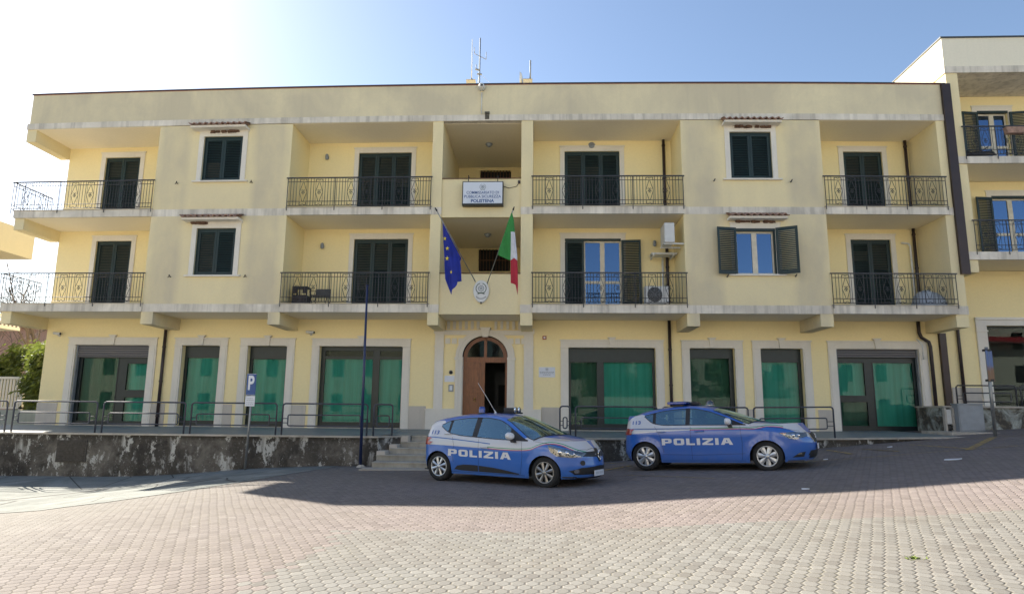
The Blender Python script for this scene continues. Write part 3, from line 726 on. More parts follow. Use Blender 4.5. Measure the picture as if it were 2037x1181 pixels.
# glazed balcony door with shutters open
x0, x1, z0, z1 = DH[4]
mb = MB(); trim(mb, x0, x1, z0, z1, Y1); wE = mb.build('balcony_door', M['trim'], bld, warp=True, label='glazed balcony door with green shutters folded open')
mb = MB(); mb.box(x0, x1, Y1-.03, Y1+.05, z1-.07, z1); mb.build('frame', M['green'], wE, warp=True)
casement('casement', x0+.70, x1, z0, z1-.07, Y1, wE, z0+1.12)
mb = MB(); louvre(mb, x0+.02, x0+.70, z0+.01, z1-.07, Y1+.03, .04); mb.build('shutter', M['green'], wE, warp=True)
mb = MB(); louvre(mb, 0, .70, 0, z1-z0-.08, 0); mb.v = [(x1+.01+x*.995, Y1-.05-x*.10+y, z0+.01+z) for x, y, z in mb.v]; mb.build('open_shutter', M['green'], wE, warp=True)
mb = MB(); mb.box(x0, x1, Y1+.5, Y1+.52, z0, z1); mb.build('room', M['dark'], wE, warp=True)
# tiled awnings over the bay windows
for wn, (x0, x1), zt in ((wB, (-12.52,-10.45), 11.335), (wA, (-12.52,-10.44), 7.955), (wC, (6.27,8.28), 11.335), (wD, (6.30,8.28), 7.94)):
    mb = MB(); mb.box(x0+.04, x1-.04, Y0-.38, Y0, zt-.03, zt+.05); a_ = mb.build('awning', M['trim'], wn, warp=True)
    mb = MB(); nx = 88; prof = []
    for i in range(nx+1):
        x = x0+(x1-x0)*i/nx; hgt = .040*math.cos(2*math.pi*(x-x0)/.205) + .004*random.random()
        prof.append((x, hgt))
    vs = []; fs = []
    for x, h in prof:
        vs += [(x,Y0-.46,zt+.09+h), (x,Y0+.0,zt+.23+h), (x,Y0-.46,zt+.06+h), (x,Y0+.0,zt+.20+h)]
    for i in range(nx): a = 4*i; fs += [(a,a+4,a+5,a+1), (a+2,a+3,a+7,a+6), (a,a+2,a+6,a+4)]
    mb.add(vs, fs, 0, True); mb.build('tile_roof', M['tileroof'], a_, warp=True)
    mb = MB()
    for i in range(14):
        xx = random.uniform(x0+.35, x1-.3) if wn is not wA else random.uniform(x0+.25, x0+.75)
        mb.box(xx-.06, xx+.07, Y0-.05-random.random()*.1, Y0, zt-.115+random.random()*.03, zt-.032)
    for c in range(1): pass
    mb.v = [(x+random.uniform(-.012,.012), y+random.uniform(-.01,.01), z+random.uniform(-.012,.012)) for x, y, z in mb.v]
    mb.build('broken_brick', M['brownbrick'], a_, warp=True)
for wn, sp in ((wB, ((-12.95,9.36),(-10.25,9.36))), (wA, ((-12.88,5.98),(-10.2,5.98))), (wC, ((5.95,9.32),(8.55,9.30))), (wD, ((6.25,6.0),(8.5,6.02)))):
    for x, z in sp:
        mb = MB(); mb.tube([(x,Y0,z), (x,Y0-.10,z+.01), (x+.02,Y0-.12,z+.05)], .018, 6); mb.tube([(x+.0,Y0-.10,z), (x-.03,Y0-.12,z-.05)], .014, 6); mb.build('shutter_catch', M['black'], wn, warp=True)

# ---- shop fronts
def shop_front(x0, x1, panes, roller=None, label=None, blindc=None, top=3.30):
    W_ = x1-x0; mb = MB(); Yf = Y1-.05
    a, b = x0-.30, x1+.30
    # moulded surround: pilasters, lintel with fillets, keystone
    for p_, q_ in ((a+.02, x0), (x1, b-.02)):
        mb.box(p_, q_, Yf, Y1+.003, .55, DT+.28); mb.box(p_+.05, q_-.05, Yf-.02, Yf, 1.0, DT-.12); mb.box(p_-.02, q_+.0, Yf-.03, Y1, DT-.03, DT+.0)
    mb.box(x0, x1, Yf, Y1+.003, DT+.0, DT+.28)
    for z_ in (DT+.03, DT+.12): mb.box(x0-.02, x1+.02, Yf-.018, Yf, z_, z_+.05)
    mb.box(a-.01, b+.01, Yf-.03, Y1+.001, DT+.24, DT+.285)
    cx = (x0+x1)/2; mb.prism([(cx-.075,DT-.0),(cx+.075,DT-.0),(cx+.10,DT+.33),(cx-.10,DT+.33)], Yf-.06, Y1+.002); mb.box(cx-.14, cx+.14, Yf-.07, Y1+.004, DT+.33, DT+.37)
    sf = mb.build('shop_front', M['trim'], bld, warp=True, label=label)
    mb = MB(); mb.box(x0-.02, x1+.02, Y1-.08, Y1+.25, DB-.06, DB+.012); mb.build('threshold', M['coping'], sf, warp=True)
    # dark frame: fill everything but the panes
    YF = Y1+.20; mb = MB(); zt = top + .06 if roller is None else roller
    holes = [(x0+W_*p[0], x0+W_*p[1], p[2], p[3]) for p in panes]
    wallgrid(mb, x0, x1, DB, DT, YF, holes, .06, 9)
    for h in holes:
        for q_ in ((h[0]-.03,h[0]),(h[1],h[1]+.03)): mb.box(q_[0], q_[1], YF-.015, YF-.001, h[2]-.03, h[3]+.03)
        for q_ in ((h[2]-.03,h[2]),(h[3],h[3]+.03)): mb.box(h[0], h[1], YF-.015, YF-.001, q_[0], q_[1])
    mb.build('frame', M['frame'], sf, warp=True)
    mb = MB()
    for h in holes: mb.box(h[0]-.01, h[1]+.01, YF+.02, YF+.028, h[2]-.01, h[3]+.01)
    mb.build('pane', M['glass'], sf, warp=True)
    for p, h in zip(panes, holes):
        if len(p) > 4:
            kind = p[4]; mb = MB(); nx = max(2, int((h[1]-h[0])/.08)); vs = []; fs = []
            zb, zt2 = h[2]-.04, h[3]+.04
            for i in range(nx+1):
                x = h[0]-.05+(h[1]-h[0]+.1)*i/nx; yy = YF+.14+.010*math.sin(i*1.7)+.008*math.sin(i*.9+h[0])
                vs += [(x, yy, zb), (x, yy, zt2)]
            for i in range(nx): fs.append((2*i, 2*i+2, 2*i+3, 2*i+1))
            mb.add(vs, fs, 0, True); mb.build('blind', M['gblind'] if kind == 'g' else M['gblind2'], sf, warp=True, fixn=False)
    if roller:
        mb = MB(); mb.box(x0+.0, x1-.0, Y1+.06, Y1+.12, roller, DT); mb.box(x0, x1, Y1+.05, Y1+.13, roller-.04, roller); mb.build('roller_shutter', M['roller'], sf, warp=True)
        
        for xg in (x0, x1-.05): mb = MB(); mb.box(xg, xg+.05, Y1+.02, Y1+.16, DB, DT); mb.build('guide_rail', M['metalbox'], sf, warp=True)
    return sf
k = NT('dim_green_blind'); g = k.noise(k.map(k.pos, (4,1,.3)), 1.5, 3); k.set(k.mix(g, (.015,.075,.05), (.03,.14,.09)), .7); M['gblind2'] = k.m
shop_front(*SH[0], [(.06,.55,1.0,3.30,'d'), (.68,.97,2.13,3.10,'g'), (.68,.97,1.0,1.86,'g')], roller=3.37, label='shop front with its grey roller shutter a little lowered, left corner')
shop_front(*SH[1], [(.08,.96,1.05,3.33,'g')], label='narrow shop window wholly screened in bright green')
shop_front(*SH[2], [(.08,.93,1.05,3.30,'g')])
shop_front(*SH[3], [(.05,.63,1.05,3.32,'g'), (.71,.98,1.05,3.32,'g'), (.05,.63,3.42,3.62), (.71,.98,3.42,3.62)])
shop_front(*SH[4], [(.03,.33,1.05,3.26,'d'), (.41,.97,1.08,3.26,'g')])
shop_front(*SH[5], [(.03,.90,1.05,3.42,'d')], label='shop window dark with reflected trees')
shop_front(*SH[6], [(.03,.92,1.05,3.30,'g')])
shop_front(*SH[7], [(.04,.36,2.15,3.30,'g'), (.05,.37,1.1,1.92,'d'), (.47,.95,1.1,3.30,'g')], roller=3.52, label='shop front with glazed door and slim roller box, right end')
mb = MB()     # closed dark rooms behind the glass
for a, b in SH:
    mb.quad((a-.1,Y1+1.5,.8),(b+.1,Y1+1.5,.8),(b+.1,Y1+1.5,4.2),(a-.1,Y1+1.5,4.2)); mb.quad((a-.1,Y1+.23,.84),(b+.1,Y1+.23,.84),(b+.1,Y1+1.5,.84),(a-.1,Y1+1.5,.84))
    mb.quad((a-.1,Y1+.23,4.1),(b+.1,Y1+.23,4.1),(b+.1,Y1+1.5,4.1),(a-.1,Y1+1.5,4.1))
    for x in (a-.1, b+.1): mb.quad((x,Y1+.23,.8),(x,Y1+1.5,.8),(x,Y1+1.5,4.2),(x,Y1+.23,4.2))
mb.build('interior', M['dark'], bld, warp=True, fixn=False)

# ---- entrance
ent = thing('entrance', None, None, (AC, Y1, .84), parent=bld); ent.location = Vector((AC, Y1, .84)) - bld.location
def archring(mb, r0, r1, y0, y1, zs=.94, zb=None, mi=0):
    N = 28; pi_ = [(AC-r0*math.cos(math.pi*i/N), AZ+zs*r0*math.sin(math.pi*i/N)) for i in range(N+1)]; po = [(AC-r1*math.cos(math.pi*i/N), AZ+zs*r1*math.sin(math.pi*i/N)) for i in range(N+1)]
    if zb is not None: pi_ = [(AC-r0,zb)]+pi_+[(AC+r0,zb)]; po = [(AC-r1,zb)]+po+[(AC+r1,zb)]
    for i in range(len(pi_)-1):
        a, b, c, d = pi_[i], pi_[i+1], po[i+1], po[i]
        vs = [(p[0],y,p[1]) for y in (y0, y1) for p in (a,b,c,d)]
        mb.add(vs, [(0,1,2,3),(4,7,6,5),(0,4,5,1),(2,6,7,3)], mi, False)
mb = MB(); archring(mb, .82, 1.07, Y1-.07, Y1+.0, zb=1.53); archring(mb, .86, .91, Y1-.09, Y1-.07, zb=1.53); archring(mb, .96, 1.02, Y1-.10, Y1-.07, zb=1.53)
mb.box(AC-1.10,AC-.80,Y1-.12,Y1+.0,AZ-.11,AZ-.02); mb.box(AC+.80,AC+1.10,Y1-.12,Y1+.0,AZ-.11,AZ-.02)
mb.box(AC-.82-.0,AC-.80,Y1-.0,Y1+.25,.84,AZ); mb.box(AC+.80,AC+.82,Y1,Y1+.25,.84,AZ)
mb.build('arch_moulding', M['trim'], ent, warp=True)
mb = MB(); mb.prism([(AC-.10,4.12),(AC+.10,4.12),(AC+.17,4.42),(AC-.17,4.42)], Y1-.17, Y1+.0); mb.box(AC-.2,AC+.2,Y1-.2,Y1,4.42,4.47); mb.build('keystone', M['trim'], ent, warp=True)
mb = MB(); mb.box(P1[0]+.05,P2[1]-.05,Y1-.05,Y1+.001,4.20,4.37); mb.box(P1[0]+.02,P2[1]-.02,Y1-.075,Y1+.002,4.335,4.372)
for i in range(16):
    x = -3.62+i*.216
    if abs(x-AC) > .22: mb.box(x, x+.10, Y1-.05, Y1, 4.41, 4.70)
for x in (-3.46,-3.22,-2.98,-1.16,-.92,-.70):
    if abs(x+.07-AC) > .8: mb.box(x, x+.18, Y1-.04, Y1, 3.88, 4.08)
mb.build('cornice', M['trim'], ent, warp=True)
for a, b in ((-3.83,-3.51), (-.60,-.26)):
    mb = MB(); mb.box(a, b, Y1-.06, Y1, 1.55, 4.25); mb.box(a-.04, b+.04, Y1-.09, Y1, 4.25, 4.43); mb.box(a-.03, b+.03, Y1-.08, Y1, 3.76, 3.80); mb.build('pilaster', M['trim'], ent, warp=True)
for a, b in ((-4.10,AC-.82), (AC+.82,.02)):
    mb = MB(); mb.box(a, b, Y1-.10, Y1, .6, 1.50); mb.box(a-.02, b+.0, Y1-.12, Y1, 1.50, 1.56); mb.build('plinth', M['trim'], ent, warp=True)
mb = MB(); YD = Y1+.16
archring(mb, .66, .80, YD-.03, YD+.05, .93); mb.box(AC-.80,AC+.80,YD-.04,YD+.05,3.22,3.41); mb.box(AC-.05,AC+.05,YD-.03,YD+.05,3.41,4.05)
for s_ in (-1, 1): mb.box(AC+s_*.80, AC+s_*.745, YD-.02, YD+.06, .85, 3.22)
df = mb.build('door_frame', M['wood'], ent, warp=True)
mb = MB()
for s_ in (-1, 1):
    pts = [(AC+s_*.05,3.41)]+[(AC+s_*.67*math.cos(t_), AZ+.93*.67*math.sin(t_)) for t_ in [i*math.pi/2/10 for i in range(10)]]+[(AC+s_*.05,AZ+.62)]
    mb.prism(pts, YD+.01, YD+.015)
mb.build('fanlight', M['glass'], df, warp=True)
mb = MB(); mb.box(AC-.745,AC-.01,YD-.02,YD+.04,.85,3.22)
for z0, z1 in ((2.28,3.02),(1.02,2.05)):
    mb.box(AC-.62,AC-.14,YD-.035,YD-.02,z0,z1); mb.box(AC-.56,AC-.20,YD-.05,YD-.035,z0+.06,z1-.06)
mb.box(AC-.70,AC-.06,YD-.03,YD-.02,2.12,2.21)
dl = mb.build('door_leaf', M['wood'], ent, warp=True, bevel=.006)
mb = MB(); mb.lathe([(.0,-.09),(.035,-.085),(.04,-.06),(.02,-.04),(.03,-.03)], (AC-.36,YD-.02,1.92), 'y', 14); mb.tube([(AC-.42,YD-.09,1.86),(AC-.36,YD-.1,1.82),(AC-.30,YD-.09,1.86)], .012, 6); mb.build('door_knob', simple('brass', (.35,.22,.06), .35, .8), dl, warp=True)
mb = MB(); mb.box(AC+.72,AC+.745,YD+.06,YD+.78,.85,3.2); mb.build('open_door_leaf', M['wood'], ent, warp=True)
mb = MB()     # dim hall
mb.quad((AC-1.2,YD+.08,.845),(AC+1.2,YD+.08,.845),(AC+1.2,28.5,.845),(AC-1.2,28.5,.845)); mb.quad((AC-1.2,YD+.08,4.3),(AC+1.2,YD+.08,4.3),(AC+1.2,28.5,4.3),(AC-1.2,28.5,4.3))
for x in (AC-1.2, AC+1.2): mb.quad((x,YD+.08,.84),(x,28.5,.84),(x,28.5,4.3),(x,YD+.08,4.3))
mb.quad((AC-1.2,28.5,.84),(AC+1.2,28.5,.84),(AC+1.2,28.5,4.3),(AC-1.2,28.5,4.3))
mb.box(AC+.2,AC+1.0,26.2,26.3,.85,3.0); mb.box(AC+.35,AC+.85,26.1,26.2,1.7,2.5,1)
for i in range(5): mb.box(AC-1.1,AC-.1,26.2+i*.3,28.4,.85+i*.17,1.02+i*.17)
mb.build('hall', [M['room'], M['dark']], ent, warp=True, fixn=False)

# ---- downpipes
def pipe(pts, r=.055, mat='pipe', name='downpipe', clips=True):
    mb = MB(); mb.tube(pts, r, 10)
    a, b = Vector(pts[0]), Vector(pts[-1]); z = min(a.z, b.z)+.4
    if clips and len(pts) == 2:
        while z < max(a.z, b.z): mb.lathe([(r+.012,-.03),(r+.012,.03)], (a.x,a.y,z), 'z', 10); z += 1.25
    mb.build(name, M[mat], bld, warp=True)
yp = Y1-.09
pipe([(-13.86,yp,.8),(-13.86,yp,4.74)]); pipe([(4.61,yp,.8),(4.61,yp,4.74)]); pipe([(4.60,yp,Z2b),(4.60,yp,Z3a)]); pipe([(4.61,yp,Z1b),(4.61,yp,Z2a)])
pipe([(13.45,yp-.02,Z2b),(13.45,yp-.02,Z3a)]); pipe([(13.45,yp-.02,Z1b),(13.45,yp-.02,Z2a)])
pipe([(13.30,yp-.04,4.74),(13.30,yp-.04,4.35),(13.36,yp-.04,4.18),(13.60,yp-.04,4.02),(13.64,yp-.04,3.85),(13.64,yp-.04,.9)], .06, clips=False)
pipe([(13.15,yp-.10,4.10),(13.22,yp-.12,4.05),(13.32,yp-.12,3.9),(13.34,yp-.10,3.4)], .025, 'white_p', 'overflow_pipe', False)
pipe([(13.0,yp,7.62),(13.25,yp,7.60),(13.30,yp,7.5),(13.30,yp,5.1)], .035, 'white_p', 'overflow_pipe', False)
pipe([(4.44,yp,7.1),(4.44,yp,5.05)], .04, 'white_p', 'overflow_pipe', False)
mb = MB(); mb.box(13.87,14.16,Y0-.10,Y0+.0,6.1,12.90); mb.box(14.0,14.22,Y1-.12,Y1-.0,1.75,4.33); mb.build('joint_cover', simple('brown_sheet_metal', (.034,.018,.016), .4, .1, .25, 2), bld, warp=True)
# rainwater outlet and stain on the parapet
mb = MB(); mb.box(-1.99,-1.84,Y0-.045,Y0+.02,11.60,11.84); mb.box(-2.0,-1.83,Y0-.09,Y0-.03,11.80,11.86); mb.build('rain_outlet', simple('stained_stone', (.12,.11,.085), .9, 0, .5, 14), bld, warp=True)
# chimneys
for x, lab in ((-2.72, None), (-.52, None)):
    mb = MB(); mb.box(x-.17, x+.17, 23.6, 24.0, 12.2, 13.95); c_ = mb.build('chimney', M['render_parapet'], bld, warp=True)
    mb = MB(); mb.box(x-.18, x+.18, 23.58, 24.02, 13.95, 13.975); mb.build('cap', M['coping'], c_, warp=True)

# ------------------------------------------------------------------ text
def text_geo(txt, size=1.0, bold=.0, space=1.0, align='CENTER', sx=1.0):
    c = bpy.data.curves.new('t', 'FONT'); c.body = txt; c.size = size; c.offset = bold; c.space_character = space
    c.align_x = align; c.align_y = 'CENTER'; c.resolution_u = 4
    o = bpy.data.objects.new('t', c); S.collection.objects.link(o); bpy.context.view_layer.update()
    me = bpy.data.meshes.new_from_object(o.evaluated_get(bpy.context.evaluated_depsgraph_get()))
    vs = [(v.co.x*sx, v.co.y) for v in me.vertices]; fs = [list(p.vertices) for p in me.polygons]
    bpy.data.objects.remove(o); bpy.data.meshes.remove(me); return vs, fs
def wall_text(mb, txt, cx, cz, Y, h, width=None, bold=.02, mi=0, space=1.0):
    vs, fs = text_geo(txt, 1.0, bold, space); xs = [v[0] for v in vs]; zs = [v[1] for v in vs]
    w0 = max(xs)-min(xs); h0 = max(zs)-min(zs); sy = h/h0; sx = (width/w0) if width else sy; mx, mz = (max(xs)+min(xs))/2, (max(zs)+min(zs))/2
    mb.add([(cx+(x-mx)*sx, Y, cz+(z-mz)*sy) for x, z in vs], fs, mi)

# ------------------------------------------------------------------ things on the facade
B = thing('police_sign', 'white illuminated police station sign lettered in blue on the upper stair parapet', 'sign', (-2.0, 22, 8.42))
mb = MB(); mb.box(-2.72,-1.30,Y0-.20,Y0+.04,8.42,9.26); mb.build('casing', M['black'], B, warp=True)
mb = MB(); mb.box(-2.69,-1.33,Y0-.212,Y0-.20,8.46,9.23); mb.build('panel', M['signwhite'], B, warp=True)
mb = MB(); mb.box(-2.69,-1.33,Y0-.217,Y0-.212,8.46,8.475); mb.build('edge_strip', M['green'], B, warp=True)
mb = MB(); wall_text(mb, 'COMMISSARIATO DI', -2.01, 8.86, Y0-.216, .098, 1.12, .008); wall_text(mb, 'PUBBLICA SICUREZZA', -2.01, 8.72, Y0-.216, .098, 1.27, .008); wall_text(mb, 'POLISTENA', -2.01, 8.565, Y0-.216, .115, .80, .03)
mb.build('lettering', M['signblue'], B, warp=True, fixn=False)
def emblem(mb, cx, cz, Y, r, mi=0, mi2=0, squash=1.0):
    "laurel wreath round a star in a cog wheel"
    for s_ in (-1, 1):
        for j in range(9):
            a = R(-70+j*17) ; x = cx+s_*r*math.cos(a)*squash; z = cz+r*math.sin(a); l = r*.22
            d = Vector((-s_*math.sin(a), math.cos(a))); n_ = Vector((s_*math.cos(a), math.sin(a)))
            mb.add([(x-d.x*l,Y,z-d.y*l), (x+n_.x*l*.55,Y,z+n_.y*l*.55), (x+d.x*l,Y,z+d.y*l), (x-n_.x*l*.45,Y,z-n_.y*l*.45)], [(0,1,2,3)], mi)
    ring = []; N = 20
    for i in range(N):
        a, b = 2*math.pi*i/N, 2*math.pi*(i+1)/N; ro = r*(.66 if i % 2 else .58); ri = r*.44
        mb.add([(cx+ri*math.cos(a),Y,cz+ri*math.sin(a)),(cx+ro*math.cos(a),Y,cz+ro*math.sin(a)),(cx+ro*math.cos(b),Y,cz+ro*math.sin(b)),(cx+ri*math.cos(b),Y,cz+ri*math.sin(b))], [(0,1,2,3)], mi2)
    star = [(cx+(r*.5 if i % 2 == 0 else r*.2)*math.sin(math.pi*i/5), cz+(r*.5 if i % 2 == 0 else r*.2)*math.cos(math.pi*i/5)) for i in range(10)]
    mb.add([(x, Y-.002, z) for x, z in star] + [(cx,Y-.002,cz)], [(i, (i+1) % 10, 10) for i in range(10)], mi2)
    mb.add([(cx-r*.8,Y-.001,cz-r*1.02),(cx-r*.2,Y-.001,cz-r*.80),(cx+r*.2,Y-.001,cz-r*.80),(cx+r*.8,Y-.001,cz-r*1.02),(cx+r*.6,Y-.001,cz-r*1.17),(cx,Y-.001,cz-r*1.0),(cx-r*.6,Y-.001,cz-r*1.17)], [(0,1,5,6),(1,2,5),(2,3,4,5)], mi)
mb = MB(); emblem(mb, -2.01, 9.06, Y0-.216, .10); mb.build('emblem', M['signgrey'], B, warp=True, fixn=False)
mb = MB()
for x in (-2.52,-1.50): mb.box(x-.012, x+.012, Y0-.16, Y0-.10, 9.26, 9.5); mb.box(x-.012, x+.012, Y0-.16, Y0+.06, 9.48, 9.5)
mb.build('hanger', M['black'], B, warp=True)
mb = MB(); mb.tube([(-1.3,Y0+.03,9.15),(-1.1,Y0+.045,9.10),(-.85,Y0+.045,9.16),(-.76,Y0+.03,9.3)], .01, 5); mb.box(-.80,-.72,Y0-.0,Y0+.06,9.26,9.36); mb.build('cable', M['pipe'], B, warp=True)

B = thing('coat_of_arms', 'oval white plaque with a green laurel coat of arms under the two flagpoles', 'plaque', (-2.02, 22, 5.1))
def oval(mb, cx, cz, a, b, y0, y1, mi=0, n=36):
    p = [(cx+a*math.cos(2*math.pi*i/n)*(1 if math.sin(2*math.pi*i/n) > 0 else 1-.12*abs(math.sin(2*math.pi*i/n))**2), cz+b*math.sin(2*math.pi*i/n)*(1.0 if math.sin(2*math.pi*i/n) > 0 else 1.12)) for i in range(n)]
    mb.prism(p, y0, y1, mi)
mb = MB(); oval(mb, -2.02, 5.49, .27, .36, Y0-.03, Y0+.06); oval(mb, -2.02, 5.49, .255, .34, Y0-.045, Y0-.03)
mb.build('shield', M['white_p'], B, warp=True, bevel=.008)
mb = MB(); emblem(mb, -2.02, 5.57, Y0-.05, .17, 0, 1); 
for i in range(11):
    a = R(-140+i*10); mb.box(-2.02+.2*math.cos(a)-.012, -2.02+.2*math.cos(a)+.012, Y0-.049, Y0-.047, 5.40+.18*math.sin(a)-.018, 5.40+.18*math.sin(a)+.018, 2)
mb.build('relief', [simple('laurel_green', (.04,.08,.05), .6), simple('steel_grey', (.30,.33,.34), .5), simple('print_grey', (.16,.16,.17), .6)], B, warp=True, fixn=False)
mb = MB(); mb.tube([(-2.02,Y0+.05,5.14),(-2.02,Y0-.03,5.10),(-2.02,Y0-.03,5.05)], .025, 8); mb.build('bracket', M['black'], B, warp=True)

def pole(name, label, a, b, group):
    B = thing(name, label, 'flagpole', a, 0, group)
    mb = MB(); mb.tube([a, b], .016, 8); mb.build('shaft', M['pole'], B, warp=True)
    d = (Vector(b)-Vector(a)).normalized(); mb = MB(); mb.tube([Vector(b)-d*.02, Vector(b)+d*.09], .03, 8, r2=.018); mb.build('finial', M['black'], B, warp=True)
pa, pb = (-2.22, Y0-.02, 5.80), (-3.35, 20.3, 7.78); qa, qb = (-1.82, Y0-.02, 5.74), (-.88, 20.3, 7.80)
pole('flagpole', 'thin pole leaning left that carries the blue flag', pa, pb, 'flagpoles over the entrance'); pole('flagpole', 'thin pole leaning right that carries the tricolour flag', qa, qb, 'flagpoles over the entrance')
def on(a, b, t): return tuple(a[i]+(b[i]-a[i])*t for i in range(3))
def cloth(poly, colorfn, mats, Yf, name, label, amp=.05, freq=13):
    "hanging cloth: outline filled with a fine triangulation, rippled in depth and given thickness"
    vv = [Vector(p) for p in poly]; nP = len(vv); edge = []
    for i in range(nP):
        p, q_ = vv[i], vv[(i+1) % nP]; m_ = max(1, int((q_-p).length/.05)); edge += [p.lerp(q_, t/m_) for t in range(m_)]
    xs = [p.x for p in vv]; zs = [p.y for p in vv]; extra = []; a = min(xs)
    while a < max(xs):
        b = min(zs)
        while b < max(zs):
            c = 0
            for i in range(len(edge)):
                p, q_ = edge[i], edge[(i+1) % len(edge)]
                if (p.y > b) != (q_.y > b) and a < (q_.x-p.x)*(b-p.y)/(q_.y-p.y)+p.x: c ^= 1
            if c: extra.append(Vector((a, b)))
            b += .05
        a += .035
    ne = len(edge); r_ = delaunay_2d_cdt(edge+extra, [(i, (i+1) % ne) for i in range(ne)], [list(range(ne))], 1, 1e-5)
    mb = MB()
    vs = [(p.x, Yf(p.x, p.y) + amp*math.sin(freq*(p.x+.18*p.y)) + .4*amp*math.sin(freq*2.3*p.x+3*p.y), p.y) for p in r_[0]]
    for f in r_[2]:
        cx = sum(r_[0][i].x for i in f)/len(f); cz = sum(r_[0][i].y for i in f)/len(f)
        mb.f.append(list(f)); mb.mi.append(colorfn(cx, cz)); mb.sm.append(True)
    mb.v = vs; o = mb.build(name, mats, None, warp=True, fixn=False)
    s_ = o.modifiers.new('t', 'SOLIDIFY'); s_.thickness = .004
    return tag(o, label, 'flag')
M['eublue'] = simple('flag_blue', (.010,.025,.30), .7, var=.2, scale=4); M['yel'] = simple('flag_yellow', (.75,.60,.04), .6)
M['fgreen'] = simple('flag_green', (.03,.24,.05), .7); M['fwhite'] = simple('flag_white', (.62,.63,.68), .7); M['fred'] = simple('flag_red', (.42,.015,.035), .7)
def yeu(x, z): return 20.95 + (x+3.2)*.5 - (z-6.4)*.30 if z > 6.4 else 20.95+(x+3.2)*.5
EU = [(-3.19,7.47),(-3.18,6.88),(-3.15,6.17),(-3.11,5.70),(-3.01,5.43),(-2.92,5.21),(-2.89,5.37),(-2.80,5.45),(-2.74,5.53),(-2.72,5.64),(-2.61,5.69),(-2.64,6.1),(-2.67,6.35),(-2.63,6.43)]
fl = cloth(EU, lambda x, z: 0, [M['eublue']], yeu, 'flag', 'limp blue European flag with yellow stars hanging from the left pole', .055, 15)
mb = MB()
for x, z, r_ in ((-3.13,6.98,.075),(-3.05,6.68,.08),(-3.07,6.38,.085),(-2.93,5.93,.07)):
    p = [(x+(r_ if i % 2 == 0 else r_*.42)*math.sin(math.pi*i/5)*(.8 if z > 6 else .55), z+(r_ if i % 2 == 0 else r_*.42)*math.cos(math.pi*i/5)) for i in range(10)]
    f = lambda u, v: yeu(u, v) + .055*math.sin(15*(u+.18*v)) + .4*.055*math.sin(15*2.3*u+3*v)
    y = min(f(u, v) for u, v in p)-.012
    mb.add([(u, y, v) for u, v in p]+[(x, y, z)], [(i, (i+1) % 10, 10) for i in range(10)])
mb.build('star', M['yel'], fl, warp=True, fixn=False)
G_ = [(-.925,7.76),(-1.14,7.20),(-1.40,6.45),(-1.18,6.34),(-.975,6.25),(-.965,6.6),(-.962,7.125),(-.83,7.125),(-.87,7.5)]
W_ = [(-.962,7.125),(-.965,6.6),(-.975,6.25),(-.86,6.31),(-.75,6.23),(-.76,6.45),(-.80,6.8),(-.83,7.125)]
R_ = [(-.975,6.25),(-.965,5.9),(-.96,5.52),(-.86,5.49),(-.80,5.44),(-.735,5.12),(-.72,5.46),(-.735,6.0),(-.75,6.23),(-.86,6.31)]
yit = lambda x, z: 20.75+(x+1.1)*-.9*.3 - (z-6.4)*.28*(z > 6.4)
f1 = cloth(G_, lambda x, z: 0, [M['fgreen']], yit, 'flag', 'green white and red Italian flag hanging from the right pole', .035, 17)
for nm_, pl_, mt_ in (('white_band', W_, 'fwhite'), ('red_band', R_, 'fred')):
    o = cloth(pl_, lambda x, z: 0, [M[mt_]], yit, nm_, None, .035, 17); o.parent = f1
    for q_ in ('category',):
        if q_ in o: del o[q_]

# wall lamps, ceiling lamps, cameras, plates
def small_lamp(x, z, Y, label, kind='wall'):
    B = thing('wall_lamp' if kind == 'wall' else 'ceiling_lamp', label, 'lamp', (x, Y, z))
    mb = MB()
    if kind == 'wall':
        mb.box(x-.05, x+.05, Y-.05, Y, z-.07, z+.03); mb.build('mount', M['metalbox'], B, warp=True)
        mb = MB(); mb.lathe([(.0,-.12),(.05,-.11),(.065,-.05),(.06,.06),(.03,.10),(0,.11)], (x,Y-.10,z), 'z', 14); mb.build('shade', M['signgrey'], B, warp=True)
    elif kind == 'bulk':
        mb.lathe([(.0,-.07),(.10,-.06),(.13,-.02),(.13,.0)], (x,Y,z), 'y', 16); mb.build('shade', M['signgrey'], B, warp=True); mb = MB(); mb.box(x-.13,x+.13,Y-.085,Y-.07,z-.012,z+.012); mb.build('guard', M['metalbox'], B, warp=True)
    else:
        mb.lathe([(.0,-.12),(.07,-.11),(.11,-.06),(.12,-.0)], (x,Y,z), 'z', 16); mb.build('shade', M['signgrey'], B, warp=True); mb = MB(); mb.lathe([(.05,-.0),(.14,.0),(.14,-.02),(.12,-.02)], (x,Y,z), 'z', 16); mb.build('rim', M['metalbox'], B, warp=True)
small_lamp(-8.20, 10.97, Y1, 'grey wall lamp on the top balcony, left of the entrance bay'); small_lamp(-8.18, 7.50, Y1, 'grey wall lamp above the balcony with the metal chair')
small_lamp(4.17, 7.57, Y1, 'grey wall lamp beside the open-shuttered balcony door'); small_lamp(1.92, 11.36, Y1, 'round bulkhead lamp above the top middle balcony door', 'bulk')
small_lamp(-2.0, 11.53, 24.0, 'round ceiling lamp in the top stairwell opening', 'ceil'); small_lamp(-2.02, 8.07, 24.3, 'round ceiling lamp in the stairwell behind the flags', 'ceil')
